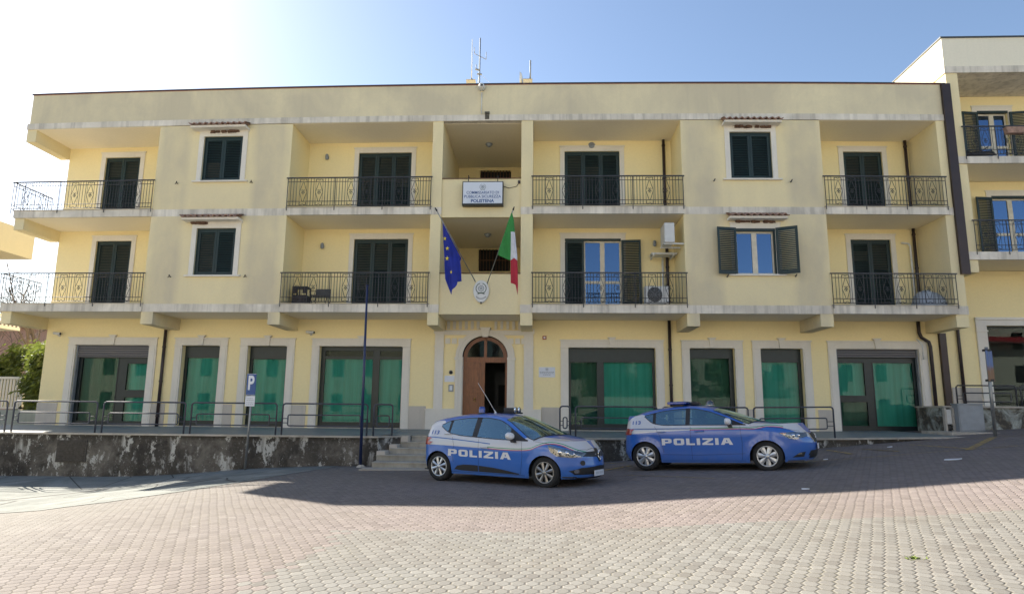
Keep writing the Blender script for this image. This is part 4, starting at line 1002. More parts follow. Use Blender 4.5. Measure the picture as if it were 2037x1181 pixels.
def cctv(x, z, Y, label, d=1):
    B = thing('security_camera', label, 'camera', (x, Y, z)); mb = MB(); mb.tube([(x,Y,z-.02),(x,Y-.14,z-.02),(x,Y-.14,z+.02)], .016, 6); mb.lathe([(.045,0),(.045,-.02)], (x,Y,z-.02), 'y', 10, cap=True); mb.build('arm', M['white_p'], B, warp=True)
    mb = MB(); v0 = Vector((x-.14*d, Y-.12, z+.06)); v1 = Vector((x+.16*d, Y-.2, z+.03)); mb.tube([v0, v1], .05, 10); mb.build('housing', M['white_p'], B, warp=True)
    mb = MB(); mb.tube([v1, v1+(v1-v0).normalized()*.02], .038, 10); mb.build('lens', M['black'], B, warp=True)
cctv(-17.95, 4.13, Y1, 'white security camera above the left corner shop'); cctv(-8.42, 4.22, Y1, 'white security camera over the wide green shop window by the blue pole')
B = thing('security_camera', 'white dome camera at the roof edge above the police sign', 'camera', (-2.12, 22, 12.78)); mb = MB(); mb.lathe([(0,-.30),(.06,-.29),(.10,-.22),(.10,-.10),(.12,-.02),(.05,.0)], (-2.12,Y0,12.78), 'y', 18); mb.tube([(-2.12,Y0-.03,12.6),(-2.12,Y0-.03,11.8)], .018, 6); mb.build('housing', M['white_p'], B, warp=True); mb = MB(); mb.lathe([(0,-.315),(.035,-.31),(.04,-.29)], (-2.10,Y0,12.76), 'y', 12); mb.build('lens', M['black'], B, warp=True)
B = thing('intercom', 'small grey intercom panel between pilaster and arched door', 'intercom', (-3.21, Y1, 2.17)); mb = MB(); mb.box(-3.30,-3.12,Y1-.03,Y1,2.16,2.41); mb.build('box', M['metalbox'], B, warp=True, bevel=.006); mb = MB(); mb.box(-3.26,-3.16,Y1-.036,Y1-.03,2.21,2.37); mb.build('panel', M['signwhite'], B, warp=True)
B = thing('door_camera', 'small black dome camera over the intercom', 'camera', (-3.23, Y1, 2.85)); mb = MB(); mb.lathe([(0,-.07),(.04,-.06),(.055,-.02),(.06,0)], (-3.23,Y1,2.85), 'y', 14); mb.build('dome', M['black'], B, warp=True); mb = MB(); mb.lathe([(.06,-.01),(.075,-.01),(.075,0)], (-3.23,Y1,2.85), 'y', 14); mb.build('ring', M['metalbox'], B, warp=True)
B = thing('name_plate', 'small pale plate on the wall above the intercom', 'plate', (-3.27, Y1, 2.52)); mb = MB(); mb.box(-3.45,-3.09,Y1-.02,Y1,2.51,2.73); mb.build('plate', M['signwhite'], B, warp=True)
B = thing('fire_call_point', 'small square red alarm box on the wall right of the entrance', 'alarm', (.14, Y1, 4.05)); mb = MB(); mb.box(.07,.21,Y1-.05,Y1,4.05,4.18); mb.build('box', M['redbox'], B, warp=True, bevel=.005); mb = MB(); mb.box(.105,.175,Y1-.056,Y1-.05,4.085,4.145); mb.build('button', M['signwhite'], B, warp=True)
B = thing('office_plaque', 'white office plaque with a tiny emblem right of the entrance', 'plaque', (.23, Y1, 2.7)); mb = MB(); mb.box(-.06,.52,Y1-.025,Y1,2.70,3.06); mb.build('plate', M['signwhite'], B, warp=True)
mb = MB(); emblem(mb, .23, 2.985, Y1-.03, .05)
for i, (wd, z) in enumerate(((.52,2.885),(.48,2.835),(.28,2.785))):
    x = .23-wd/2
    while x < .23+wd/2: l = random.uniform(.03,.08); mb.box(x, min(x+l, .23+wd/2), Y1-.028, Y1-.0255, z-.010, z+.010); x += l+.014
mb.build('print', M['signgrey'], B, warp=True, fixn=False)

# air conditioners
def ac_unit(x0, x1, y0, y1, z0, z1, label, face='y'):
    B = thing('air_conditioner', label, 'air conditioner', ((x0+x1)/2, (y0+y1)/2, z0)); mb = MB(); mb.box(x0, x1, y0, y1, z0, z1); mb.build('casing', M['ac'], B, warp=True, bevel=.015)
    cz = (z0+z1)/2; mb = MB()
    if face == 'y':
        cx = x0+.33; mb.lathe([(0,-.012),(.23,-.012),(.25,-.004),(.25,.0)], (cx,y0,cz), 'y', 28)
        mb.build('fan_recess', M['grille'], B, warp=True); mb = MB()
        for r_ in (.06,.11,.16,.21,.25): mb.lathe([(r_,-.02),(r_+.006,-.02),(r_+.006,-.014),(r_,-.014),(r_,-.02)], (cx,y0,cz), 'y', 28)
        for i in range(8): a = i*math.pi/4; mb.tube([(cx,y0-.016,cz),(cx+.25*math.cos(a),y0-.016,cz+.25*math.sin(a))], .004, 4)
        mb.build('fan_guard', M['metalbox'], B, warp=True)
        mb = MB(); mb.box(x0+.08,x0+.16,y0+.02,y1-.02,z0-.06,z0); mb.box(x1-.16,x1-.08,y0+.02,y1-.02,z0-.06,z0); mb.build('foot', M['black'], B, warp=True)
    else:
        mb.lathe([(0,.012),(.22,.012),(.24,.0)], (x1,(y0+y1)/2,cz), 'x', 24); mb.build('fan_guard', M['grille'], B, warp=True)
        mb = MB(); mb.box(x0-.03,x1+.42,y0+.08,y0+.12,z0-.05,z0-.005); mb.box(x0-.03,x1+.42,y1-.12,y1-.08,z0-.05,z0-.005); mb.box(x1+.36,x1+.40,y0+.08,y0+.12,z0,z1*.0+z0+.35); mb.box(x1+.36,x1+.40,y1-.12,y1-.08,z0,z0+.35)
        mb.build('bracket', M['ac'], B, warp=True)
ac_unit(3.56, 4.36, 22.35, 22.66, 5.14, 5.74, 'white air conditioner standing on the balcony floor by the open-shuttered door')
ac_unit(4.22, 4.56, 22.02, 22.80, 7.18, 7.86, 'white air conditioner bracketed high on the bay side wall', 'x')
B = thing('drip_tray', 'thin pale shelf on brackets below the wall-mounted air conditioner', 'shelf', (4.3, 23.2, 7.0)); mb = MB(); mb.box(3.95,4.85,23.1,23.6,7.02,7.08); mb.build('tray', M['ac'], B, warp=True); mb = MB(); mb.box(4.0,4.04,23.1,23.78,6.96,7.02); mb.box(4.7,4.74,23.1,23.78,6.96,7.02); mb.build('bracket', M['ac'], B, warp=True)
B = thing('covered_bundle', 'grey plastic sheet draped over a low bundle on the right-end balcony', 'bundle', (13.1, 22.6, 5.05))
mb = MB(); nx, ny = 12, 8; vs = []
for i in range(nx+1):
    for j in range(ny+1):
        u, v = i/nx, j/ny; h = .62*math.sin(math.pi*min(1, max(0, .12+u*.85)))**.5*math.sin(math.pi*(.1+.8*v))**.4 + random.uniform(-.03,.03)
        if i in (0, nx) or j in (0, ny): h = .0
        vs.append((12.62+1.0*u, 22.3+.6*v, 5.055+max(0, h)))
mb.add(vs, [(i*(ny+1)+j, (i+1)*(ny+1)+j, (i+1)*(ny+1)+j+1, i*(ny+1)+j+1) for i in range(nx) for j in range(ny)], 0, True)
mb.build('sheet', simple('grey_plastic_sheet', (.36,.40,.45), .35, 0, .2, 4), B, warp=True)
mb = MB(); mb.box(12.75,13.4,22.45,22.8,5.055,5.4); mb.build('crate', M['black'], B, warp=True)
# metal cage box and chair on the lower left balcony
B = thing('metal_crate', 'dark openwork metal box beside the chair on the balcony', 'crate', (-8.48, 22.8, 5.05)); mb = MB()
for x in (-8.74,-8.25):
    for y in (22.5,22.9): mb.box(x, x+.04, y, y+.04, 5.05, 5.72)
mb.box(-8.74,-8.21,22.5,22.94,5.69,5.74); mb.build('frame', M['black'], B, warp=True)
mb = MB(); mb.box(-8.70,-8.25,22.52,22.92,5.08,5.44); mb.box(-8.70,-8.58,22.52,22.56,5.5,5.69); mb.box(-8.38,-8.25,22.52,22.56,5.5,5.69); mb.box(-8.5,-8.46,22.52,22.55,5.44,5.69); mb.build('side_panel', simple('dark_rusty_metal', (.05,.04,.04), .7, .2, .4, 12), B, warp=True)
B = thing('metal_chair', 'low black metal chair with curved legs on the balcony', 'chair', (-7.8, 22.8, 5.05)); mb = MB()
mb.box(-8.06,-7.50,22.5,22.95,5.40,5.44); mb.build('seat', M['grille'], B, warp=True, bevel=.008)
mb = MB(); mb.box(-8.03,-7.52,22.95,22.98,5.46,5.72); mb.build('backrest', M['grille'], B, warp=True, bevel=.008)
for x, s_ in ((-8.04,-1),(-7.53,1)):
    for y in (22.52, 22.95): mb = MB(); mb.tube([(x,y,5.40),(x+s_*.03,y,5.28),(x-s_*.02,y,5.18),(x+s_*.05,y,5.07),(x+s_*.09,y,5.06)], .014, 6); mb.build('leg', M['black'], B, warp=True)
    mb = MB(); mb.tube([(x,22.96,5.40),(x,22.97,5.66),(x+s_*.02,22.7,5.60),(x+s_*.05,22.5,5.58),(x+s_*.09,22.5,5.52)], .013, 6); mb.build('armrest', M['black'], B, warp=True)

# aerials
B = thing('mast_aerial', 'tall grey mast with side dipoles on the roof above the entrance', 'aerial', (-2.40, 24, 12.25)); mb = MB(); X, Y = -2.42, 24.0
mb.tube([(X,Y,12.25),(X,Y,15.95)], .032, 10, r2=.026); mb.build('mast', M['pole'], B, warp=True)
mb = MB()
for z, hw_ in ((15.15,.26),):
    mb.tube([(X-.22,Y,z+.14),(X+.25,Y,z-.12)], .014, 6); mb.tube([(X-.22,Y,z+.14),(X-.22,Y,z+.40)], .012, 6); mb.tube([(X+.25,Y,z-.12),(X+.25,Y,z+.2)], .012, 6)
mb.tube([(X-.17,Y,14.62),(X+.02,Y,14.58)], .04, 6); mb.tube([(X-.14,Y,14.62),(X-.14,Y,14.82)], .015, 6); mb.tube([(X-.1,Y,14.42),(X+.09,Y,14.40)], .035, 6); mb.build('dipole', M['pole'], B, warp=True)
mb = MB(); mb.tube([(X,Y,14.45),(X+1.9,Y+1.0,13.0)], .006, 4); mb.tube([(X,Y,14.4),(X-.5,Y+.8,13.0)], .006, 4); mb.build('guy_wire', M['white_p'], B, warp=True)
B = thing('whip_aerial', 'white whip aerial on the left roof chimney', 'aerial', (-2.58, 23.7, 13.95)); mb = MB(); mb.tube([(-2.70,23.72,13.97),(-2.70,23.72,15.75)], .022, 8, r2=.012); mb.build('whip', M['white_p'], B, warp=True); mb = MB(); mb.lathe([(.05,0),(.05,.06),(.03,.08)], (-2.70,23.72,13.99), 'z', 10); mb.build('socket', M['pipe'], B, warp=True)
B = thing('satellite_dish', 'white satellite dish seen edge-on beside the right roof chimney', 'satellite dish', (-.78, 24, 13.3)); mb = MB(); mb.lathe([(0,.09),(.15,.08),(.28,.04),(.36,-.03)], (-.80,23.9,14.05), 'x', 24); mb.build('dish', M['white_p'], B, warp=True)
mb = MB(); mb.tube([(-.76,23.9,14.05),(-.5,23.9,14.1),(-.42,23.9,14.2)], .015, 6); mb.tube([(-.42,23.8,13.99),(-.42,23.8,14.85)], .03, 8); mb.build('mount', M['pole'], B, warp=True)

# ------------------------------------------------------------------ street furniture
B = thing('blue_pole', 'tall slim blue pole standing at the left foot of the marble steps', 'pole', (-4.82, 18.0, .0)); mb = MB(); mb.tube([(-4.82,18.0,-.05),(-4.86,18.0,4.9)], .044, 10, r2=.028); mb.build('shaft', M['poleblue'], B); mb = MB(); mb.lathe([(.13,-.05),(.12,.02),(.08,.05),(.055,.07)], (-4.80,18.0,gsm(-4.8)), 'z', 14); mb.build('base', M['coping'], B)
mb = MB(); mb.lathe([(.04,0),(.045,.03),(.0,.05)], (-4.86,18.0,4.9), 'z', 10); mb.build('cap', M['poleblue'], B)
B = thing('parking_sign', 'blue P parking sign on a grey post in front of the mouldy wall', 'road sign', (-8.0, 18.12, -.12)); mb = MB(); mb.tube([(-8.02,18.14,-.2),(-7.97,18.14,2.44)], .03, 10); mb.build('post', M['pole'], B)
mb = MB(); mb.box(-8.135,-7.87,18.09,18.10,1.86,2.45); mb.build('sign_plate', M['signblue'], B, bevel=.002)
mb = MB(); wall_text(mb, 'P', -8.0, 2.20, 18.086, .40, .17, .03)
for a in ((-8.125,-7.88,2.435,2.443),(-8.125,-7.88,1.868,1.876)): mb.box(a[0],a[1],18.086,18.089,a[2],a[3])
mb.build('letter', M['signwhite'], B)
sp = MB(); sp.box(-8.135,-7.87,18.09,18.10,1.56,1.84); sp_ = sp.build('sub_plate', M['signwhite'], B)
mb = MB()
for z in (1.77,1.72,1.66,1.61):
    x = -8.10
    while x < -7.92: l = random.uniform(.02,.06); mb.box(x, min(x+l,-7.90), 18.087, 18.089, z-.008, z+.008); x += l+.012
mb.build('print', M['signgrey'], sp_)
B = thing('turned_sign', 'blue sign plate seen edge-on with rusty back, on a grey post by the cabinet', 'road sign', (12.72, 19.35, .93)); mb = MB(); mb.tube([(12.68,19.35,.85),(12.70,19.35,3.42)], .045, 10); mb.build('post', M['pole'], B)
mb = MB(); c, s_ = math.cos(R(52)), math.sin(R(52))
def rp(u, d, z): return (12.70+u*c-d*s_, 19.30-u*s_*-1*.6-d*c, z)
mb.add([rp(-.2,0,2.45),rp(.36,0,2.45),rp(.36,0,3.32),rp(-.2,0,3.32),rp(-.2,.02,2.45),rp(.36,.02,2.45),rp(.36,.02,3.32),rp(-.2,.02,3.32)], [(0,1,2,3),(4,7,6,5),(0,4,5,1),(1,5,6,2),(2,6,7,3),(3,7,4,0)])
k = NT('faded_blue_and_rust'); zz = k.n('SeparateXYZ', {0: k.pos}).outputs[2]; a_ = k.math('ADD', zz, k.math('MULTIPLY', k.noise(k.pos, 7, 4), .5)); k.set(k.mix(k.ramp(a_, 2.95/1, 3.25/1) if False else k.n('MapRange', {0: a_, 1: 3.0, 2: 3.2}).outputs[0], (.22,.10,.04), (.10,.16,.36)), .5)
mb.build('sign_plate', k.m, B)
mb = MB(); mb.box(12.62,12.78,19.28,19.42,3.3,3.36); mb.box(12.62,12.78,19.28,19.42,2.45,2.51); mb.build('clamp', M['black'], B)

# ------------------------------------------------------------------ neighbouring building on the right
nb = thing('neighbouring_building', 'taller yellow building on the right edge with open green shutters and balconies', 'building', (19, 28, 1.0))
NX1 = 25.5
mb = MB(); NH = [(16.22,17.33,10.23,12.75),(16.38,17.75,6.87,9.42),(19.6,21.2,10.23,12.80),(19.6,21.2,6.87,9.50)]; nsh = [(15.68,19.2,1.6,4.62)]
wallgrid(mb, 14.1, NX1, .3, 6.6, Y1, nsh, .2, 2, 1); wallgrid(mb, 14.5, NX1, 6.87, 9.98, Y1, [NH[1],NH[3]], .16, 2, 1); wallgrid(mb, 14.5, NX1, 10.23, 13.33, Y1, [NH[0],NH[2]], .16, 2, 1)
mb.box(14.1,14.5,Y0+.01,Y1-.002,6.18,6.6); mb.box(14.1,14.5,Y0+.01,Y1-.002,6.87,9.98); mb.box(14.1,14.5,Y0+.01,Y1-.002,10.23,13.33)
mb.quad((14.1,Y1,.3),(14.1,38,.3),(14.1,38,14),(14.1,Y1,14)); mb.quad((NX1,Y0,.3),(NX1,38,.3),(NX1,38,14),(NX1,Y0,14)); mb.quad((14.1,38,.3),(NX1,38,.3),(NX1,38,14),(14.1,38,14)); mb.quad((14.1,Y0+.2,14),(NX1,Y0+.2,14),(NX1,38,14),(14.1,38,14))
mb.build('wall', [M['render_front'], M['render_in']], nb, warp=True, fixn=False)
mb = MB(); mb.box(14.08,NX1,Y0,Y0+.25,13.57,14.65); mb.box(14.08,14.33,Y0+.25,38,13.57,14.65); mb.box(NX1-.25,NX1,Y0+.25,38,13.57,14.65); pp = mb.build('parapet', stucco('sunny_side_render', (.84,.78,.62), (.70,.65,.52), .4), nb, warp=True)
mb = MB(); mb.box(14.04,NX1,Y0-.04,Y0+.29,14.65,14.70); mb.box(14.04,14.37,Y0+.29,38.04,14.65,14.70); mb.build('flashing', M['flash'], pp, warp=True)
mb = MB(); mb.box(14.06,NX1,Y0-.03,Y1,13.33,13.57); mb.box(14.09,NX1,Y0-.05,Y0+.03,9.98,10.23); mb.box(14.09,NX1,Y0-.05,Y0+.03,6.6,6.87); mb.build('floor_band', M['white'], nb, warp=True)
mb = MB(); mb.box(14.11,NX1,Y0+.03,Y1,9.985,10.225); mb.box(14.11,NX1,Y0+.03,Y1,6.605,6.865); mb.build('floor_slab', M['soffit'], nb, warp=True)
for z in (10.25, 6.89):
    mb = MB(); scroll_railing(mb, 14.45, 17.6, Y0-.07, z, z+1.08); mb.build('railing', M['iron'], nb, warp=True)
for x0, x1, z0, z1 in NH:
    mb = MB(); trim(mb, x0, x1, z0, z1, Y1); d_ = mb.build('balcony_door', M['trim'], nb, warp=True)
    mb = MB(); mb.box(x0, x1, Y1-.04, Y1+.05, z1-.08, z1); mb.build('frame', M['green'], d_, warp=True)
    casement('casement', x0+.05, x1-.02, z0, z1-.08, Y1, d_, z0+1.12)
    for sx in (-1, 1):
        mb = MB(); louvre(mb, 0, .62, 0, z1-z0-.08, 0)
        mb.v = [((x0-.02-x*.99 if sx < 0 else x1+.02+x*.99), Y1-.06-x*.13+y, z0+.01+z) for x, y, z in mb.v]; mb.build('open_shutter', M['green'], d_, warp=True)
    mb = MB(); mb.box(x0, x1, Y1+.5, Y1+.52, z0, z1); mb.build('room', M['dark'], d_, warp=True)
x0, x1, z0, z1 = nsh[0]; mb = MB(); mb.box(x0-.36,x0,Y1-.06,Y1,1.4,z1+.30); mb.box(x1,x1+.3,Y1-.06,Y1,1.4,z1+.3); mb.box(x0,x1,Y1-.06,Y1,z1,z1+.30); mb.box(x0-.38,x1+.3,Y1-.10,Y1+.001,z1+.20,z1+.27); mb.box(x0-.38,x0+.02,Y1-.09,Y1+.002,z1-.22,z1-.17)
sf = mb.build('shop_front', M['trim'], nb, warp=True)
mb = MB(); wallgrid(mb, x0, x1, z0, z1, Y1+.2, [(x0+.06,x0+1.9,2.5,z1-.06),(x0+2.0,x1-.06,2.5,z1-.06),(x0+.06,x0+1.9,1.7,2.42),(x0+2.0,x1-.06,1.7,2.42)], .05, 9); mb.build('frame', M['frame'], sf, warp=True)
mb = MB(); mb.box(x0,x1,Y1+.212,Y1+.216,z0+.02,z1-.02); mb.build('pane', M['glass'], sf, warp=True)
mb = MB(); mb.box(x0-.2,x1+.2,Y1+1.8,Y1+1.85,1.3,5); mb.box(x0-.2,x0-.1,Y1+.25,Y1+1.8,1.3,5); mb.box(x1+.1,x1+.2,Y1+.25,Y1+1.8,1.3,5); mb.box(x0-.2,x1+.2,Y1+.25,Y1+1.8,4.9,5); mb.box(x0-.1,x1+.1,Y1+.25,Y1+1.8,1.35,1.4); mb.build('interior', M['dark'], sf, warp=True)
mb = MB(); mb.box(14.3,15.3,Y1-.02,Y1+.01,1.2,2.45); mb.build('stone_dado', M['stone'], nb, warp=True)
mb = MB(); mb.tube([(14.66,Y1-.08,1.7),(14.66,Y1-.08,6.6)], .055, 10); mb.build('downpipe', M['pipe'], nb, warp=True)
# things on its balcony
B = thing('plant_trough', 'terracotta window box hung on the top right balcony rail', 'planter', (15.9, 22, 11.0)); mb = MB(); mb.prism([(15.78,10.98),(16.35,10.98),(16.40,11.2),(15.73,11.2)], 21.72, 21.9); mb.build('trough', M['tileroof'], B, warp=True); mb = MB(); mb.tube([(15.85,21.9,11.2),(15.85,21.95,11.32),(15.85,22.0,11.2)], .01, 5); mb.tube([(16.3,21.9,11.2),(16.3,21.95,11.32),(16.3,22.0,11.2)], .01, 5); mb.build('hook', M['black'], B, warp=True)
B = thing('drying_rack', 'dark folded drying rack on the top right balcony', 'rack', (15.0, 22.6, 10.25)); mb = MB()
for i in range(7): mb.tube([(14.62+i*.03,22.2+.06*i,10.3+.05*i),(15.72+i*.02,22.3+.06*i,10.42+.05*i)], .014, 5)
mb.build('rail', M['black'], B, warp=True); mb = MB(); mb.tube([(14.7,22.3,10.25),(15.6,22.5,10.8)], .018, 5); mb.tube([(15.6,22.3,10.25),(14.7,22.5,10.7)], .018, 5); mb.build('leg', M['black'], B, warp=True)

# retaining wall, rail and cabinets at its foot
rw = thing('terrace_wall', 'peeling white and mouldy terrace wall with stone coping below the right building', 'wall', (15, 20.6, .9))
def peel():
    k = NT('peeling_whitewash'); a = k.noise(k.pos, 1.7, 7, .65, .7); b = k.noise(k.pos, 9, 5, .7)
    c = k.mix(k.ramp(a, .42, .56), (.36,.38,.34), (.07,.062,.05)); c = k.mix(k.math('MULTIPLY', k.ramp(b, .5, .62), .6), c, (.20,.17,.12)); k.set(c, .95); k.bump(k.math('ADD', a, b), .5, .02); return k.m
mb = MB(); mb.box(13.02,26,22.2,23.79,.2,1.74); mb.build('wall', peel(), rw)
mb = MB(); mb.box(12.97,26,22.14,22.7,1.742,1.80); mb.box(12.97,26,22.7,23.78,1.742,1.795); mb.build('coping', M['coping'], rw)
mb = MB(); mb.box(12.25,15.2,20.6,22.2,.7,1.0); mb.build('footing_slab', M['coping'], rw)
B = thing('terrace_railing', 'dark tube rail on top of the peeling terrace wall, right edge', 'railing', (14.5, 22.35, 1.8)); Yr = 22.35
mb = MB()
for a, b in ((13.57,15.45),(15.6,18.4)):
    mb.tube([(a,Yr,1.8),(a,Yr,2.40),(a+.05,Yr,2.46),(b-.05,Yr,2.46),(b,Yr,2.40),(b,Yr,1.8)], .025, 8)
mb.build('hoop', M['iron'], B); mb = MB()
for a, b in ((13.77,15.28),(15.8,18.2)):
    mb.tube([(a,Yr,1.98),(a,Yr,2.18),(a+.04,Yr,2.22),(b-.04,Yr,2.22),(b,Yr,2.18),(b,Yr,1.98),(b-.04,Yr,1.94),(a+.04,Yr,1.94)], .02, 8, closed=True)
    mb.tube([(a-.2,Yr,2.03),(a,Yr,2.03)], .012, 6); mb.tube([(a-.2,Yr,2.13),(a,Yr,2.13)], .012, 6)
mb.build('inner_loop', M['iron'], B)
B = thing('utility_cabinet', 'plain grey metal cabinet standing against the terrace wall', 'cabinet', (13.6, 22.0, 1.0)); mb = MB(); mb.box(13.24,14.02,21.82,22.16,1.0,1.84); mb.build('body', M['metalbox'], B, bevel=.01); mb = MB(); mb.box(13.27,13.99,21.805,21.82,1.04,1.81); mb.build('door', M['metalbox'], B, bevel=.004); mb = MB(); mb.box(13.22,14.04,21.79,22.17,1.84,1.87); mb.build('lid', M['metalbox'], B)
B = thing('meter_cabinet', 'small pale meter cabinet in a stone frame with a dark slot below', 'cabinet', (13.1, 22.1, 1.0)); mb = MB(); mb.box(12.93,12.99,22.02,22.14,1.0,1.73); mb.box(13.17,13.23,22.02,22.14,1.0,1.73); mb.build('surround', M['coping'], B); mb = MB(); mb.box(12.99,13.17,22.08,22.14,1.22,1.68); mb.build('door', M['ac'], B, bevel=.004); mb = MB(); mb.box(13.0,13.17,22.06,22.14,1.04,1.18); mb.build('slot', M['black'], B)

# ------------------------------------------------------------------ left edge: neighbour house, fence, plants
lh = thing('balcony_house', 'yellow house with a solid balcony parapet at the far left edge', 'house', (-26, 27, 4))
mb = MB(); mb.box(-27.2,-24.48,27.3,30,8.45,9.75); mb.build('balcony_parapet', stucco('pale_yellow_render', (.50,.45,.33), (.42,.39,.31), .4), lh)
mb = MB(); mb.box(-34,-26.6,27.3,29.9,-.5,9.0); mb.build('wall', stucco('house_render', (.60,.52,.32), (.48,.44,.33), .5), lh)
mb = MB(); mb.box(-26.3,-24.6,27.3,30,5.0,5.14); 
for i in range(12): mb.lathe([(.03,.0),(.055,.12),(.03,.3),(.045,.42)], (-24.65,27.4+i*.23,5.14), 'z', 8)
mb.box(-24.72,-24.58,27.3,30,5.56,5.64); mb.build('balustrade', M['trim'], lh)
fe = thing('slat_fence', 'cream slatted fence low at the left edge before the bushes', 'fence', (-23.5, 28, 1.0))
mb = MB()
for i in range(20): mb.box(-25.2+i*.14,-25.12+i*.14,28.0,28.04,1.45,2.66)
mb.build('slat', M['trim'], fe); mb = MB(); mb.box(-25.3,-22.4,27.95,28.08,2.66,2.76); mb.box(-25.3,-22.4,27.95,28.08,1.38,1.46); mb.box(-22.52,-22.40,27.95,28.08,-.5,2.66); mb.build('rail', M['trim'], fe)
mb = MB(); mb.box(-30,-18.6,26.2,26.5,-1,1.35); tag(mb.build('garden_wall', stucco('garden_wall_render', (.34,.38,.35), (.22,.23,.2), .6)), 'low grey-green garden wall beyond the left end of the walkway', 'wall')

def leafmat(name, a, b):
    k = NT(name); n_ = k.noise(k.pos, 3.0, 4); g = k.n('ObjectInfo').outputs['Random']
    c = k.mix(k.ramp(n_, .3, .7), a, b); k.set(c, .55, **{'Subsurface Weight': 0.0}); t = k.n('BsdfTranslucent', {0: (.25,.32,.05,1)}); mx = k.n('MixShader', {0: .25}); k.link(k.p.outputs[0], mx.inputs[1]); k.link(t.outputs[0], mx.inputs[2]); k.link(mx.outputs[0], k.o.inputs[0]); return k.m
M['leaf'] = leafmat('glossy_leaf', (.045,.07,.012), (.14,.165,.035)); M['bark'] = simple('bark', (.16,.12,.09), .9, 0, .35, 8, .4, 30)
def leafy(name, label, c, rad, n, cat='shrub', lf=.10, trunk=True):
    B = thing(name, label, cat, (c[0], c[1], gsm(c[0])-.1)); mb = MB(); clumps = []
    for i in range(46):
        v = Vector((random.gauss(0,1), random.gauss(0,1), random.gauss(0,1))).normalized()*random.uniform(.55,1.0)
        clumps.append(Vector((c[0]+v.x*rad[0], c[1]+v.y*rad[1], c[2]+v.z*rad[2])))
    for i in range(n):
        p = random.choice(clumps)+Vector((random.gauss(0,.22)*rad[0], random.gauss(0,.22)*rad[1], random.gauss(0,.22)*rad[2]))*.7
        d = Vector((random.gauss(0,1), random.gauss(0,1), random.gauss(0,.8))).normalized(); u = d.orthogonal().normalized(); w2 = d.cross(u); l = lf*random.uniform(.6,1.3)
        mb.add([p-u*l, p+w2*l*.42, p+u*l, p-w2*l*.42], [(0,1,2,3)])
    mb.build('foliage' if cat == 'shrub' else 'crown', M['leaf'], B, fixn=False)
    mb = MB()
    for i in range(10 if trunk else 5):
        q_ = random.choice(clumps); b0 = Vector((c[0]+random.uniform(-.2,.2)*rad[0], c[1], gsm(c[0])-.3)); mb.tube([b0, b0.lerp(q_, .5)+Vector((0,0,.2)), q_], .05, 6, r2=.012)
    mb.build('stem' if cat == 'shrub' else 'trunk', M['bark'], B, fixn=False)
leafy('laurel_bush', 'dense glossy green bush against the left corner of the building', (-20.9,27.6,2.9), (1.25,1.0,1.35), 9000)
leafy('laurel_bush', 'darker green bush behind the cream slatted fence', (-23.4,29.3,2.9), (1.5,1.0,1.3), 8000)
leafy('low_bush', 'low rounded bush below the glossy one, at the walkway end', (-20.6,26.9,1.5), (.8,.35,.7), 2600)
def bare_tree(label, base, h, seed, spread=1.0):
    rnd = random.Random(seed); B = thing('bare_tree', label, 'tree', base); mt, mc = MB(), MB()
    def grow(p, d, l, r_, lev):
        pts = [p]; q_ = Vector(p); dd = Vector(d)
        for i in range(4):
            dd = (dd + Vector((rnd.gauss(0,.16), rnd.gauss(0,.16), rnd.gauss(0,.08)+.06))).normalized(); q_ = q_+dd*l/4; pts.append(q_.copy())
        (mt if lev < 2 else mc).tube(pts, r_, 7 if lev < 2 else 4, r2=r_*.55, cap=False)
        if lev >= 5: return
        for i in range(rnd.choice((2,3,3)) if lev else 4):
            f = rnd.uniform(.45,1.0); s_ = pts[min(4, int(f*4))]
            nd = (dd + Vector((rnd.gauss(0,.6)*spread, rnd.gauss(0,.6)*spread, rnd.gauss(0,.25)))).normalized(); grow(s_, nd, l*rnd.uniform(.6,.8), r_*.55, lev+1)
    grow(Vector(base), Vector((0,0,1)), h*.36, .20, 0)
    mt.build('trunk', M['bark'], B, fixn=False); mc.build('crown', M['bark'], B, fixn=False)
bare_tree('leafless tree with fine twigs behind the lower left balcony', (-27.0,33,-.5), 12.5, 3)
bare_tree('leafless reddish tree just behind the building left corner', (-30.3,38,-.5), 13.5, 5)
bare_tree('leafless low tree above the glossy bushes', (-24.9,31.5,-.5), 8.0, 11, 1.3)
mb = MB(); mb.box(-50,-40,58,68,-1,8.5); mb.prism([(-51,8.5),(-39,8.5),(-45,10.5)], 57.5, 68.5); tag(mb.build('distant_house', stucco('far_reddish_render', (.42,.24,.18), (.36,.28,.22), .5)), 'distant low reddish house seen through the bare twigs', 'house')

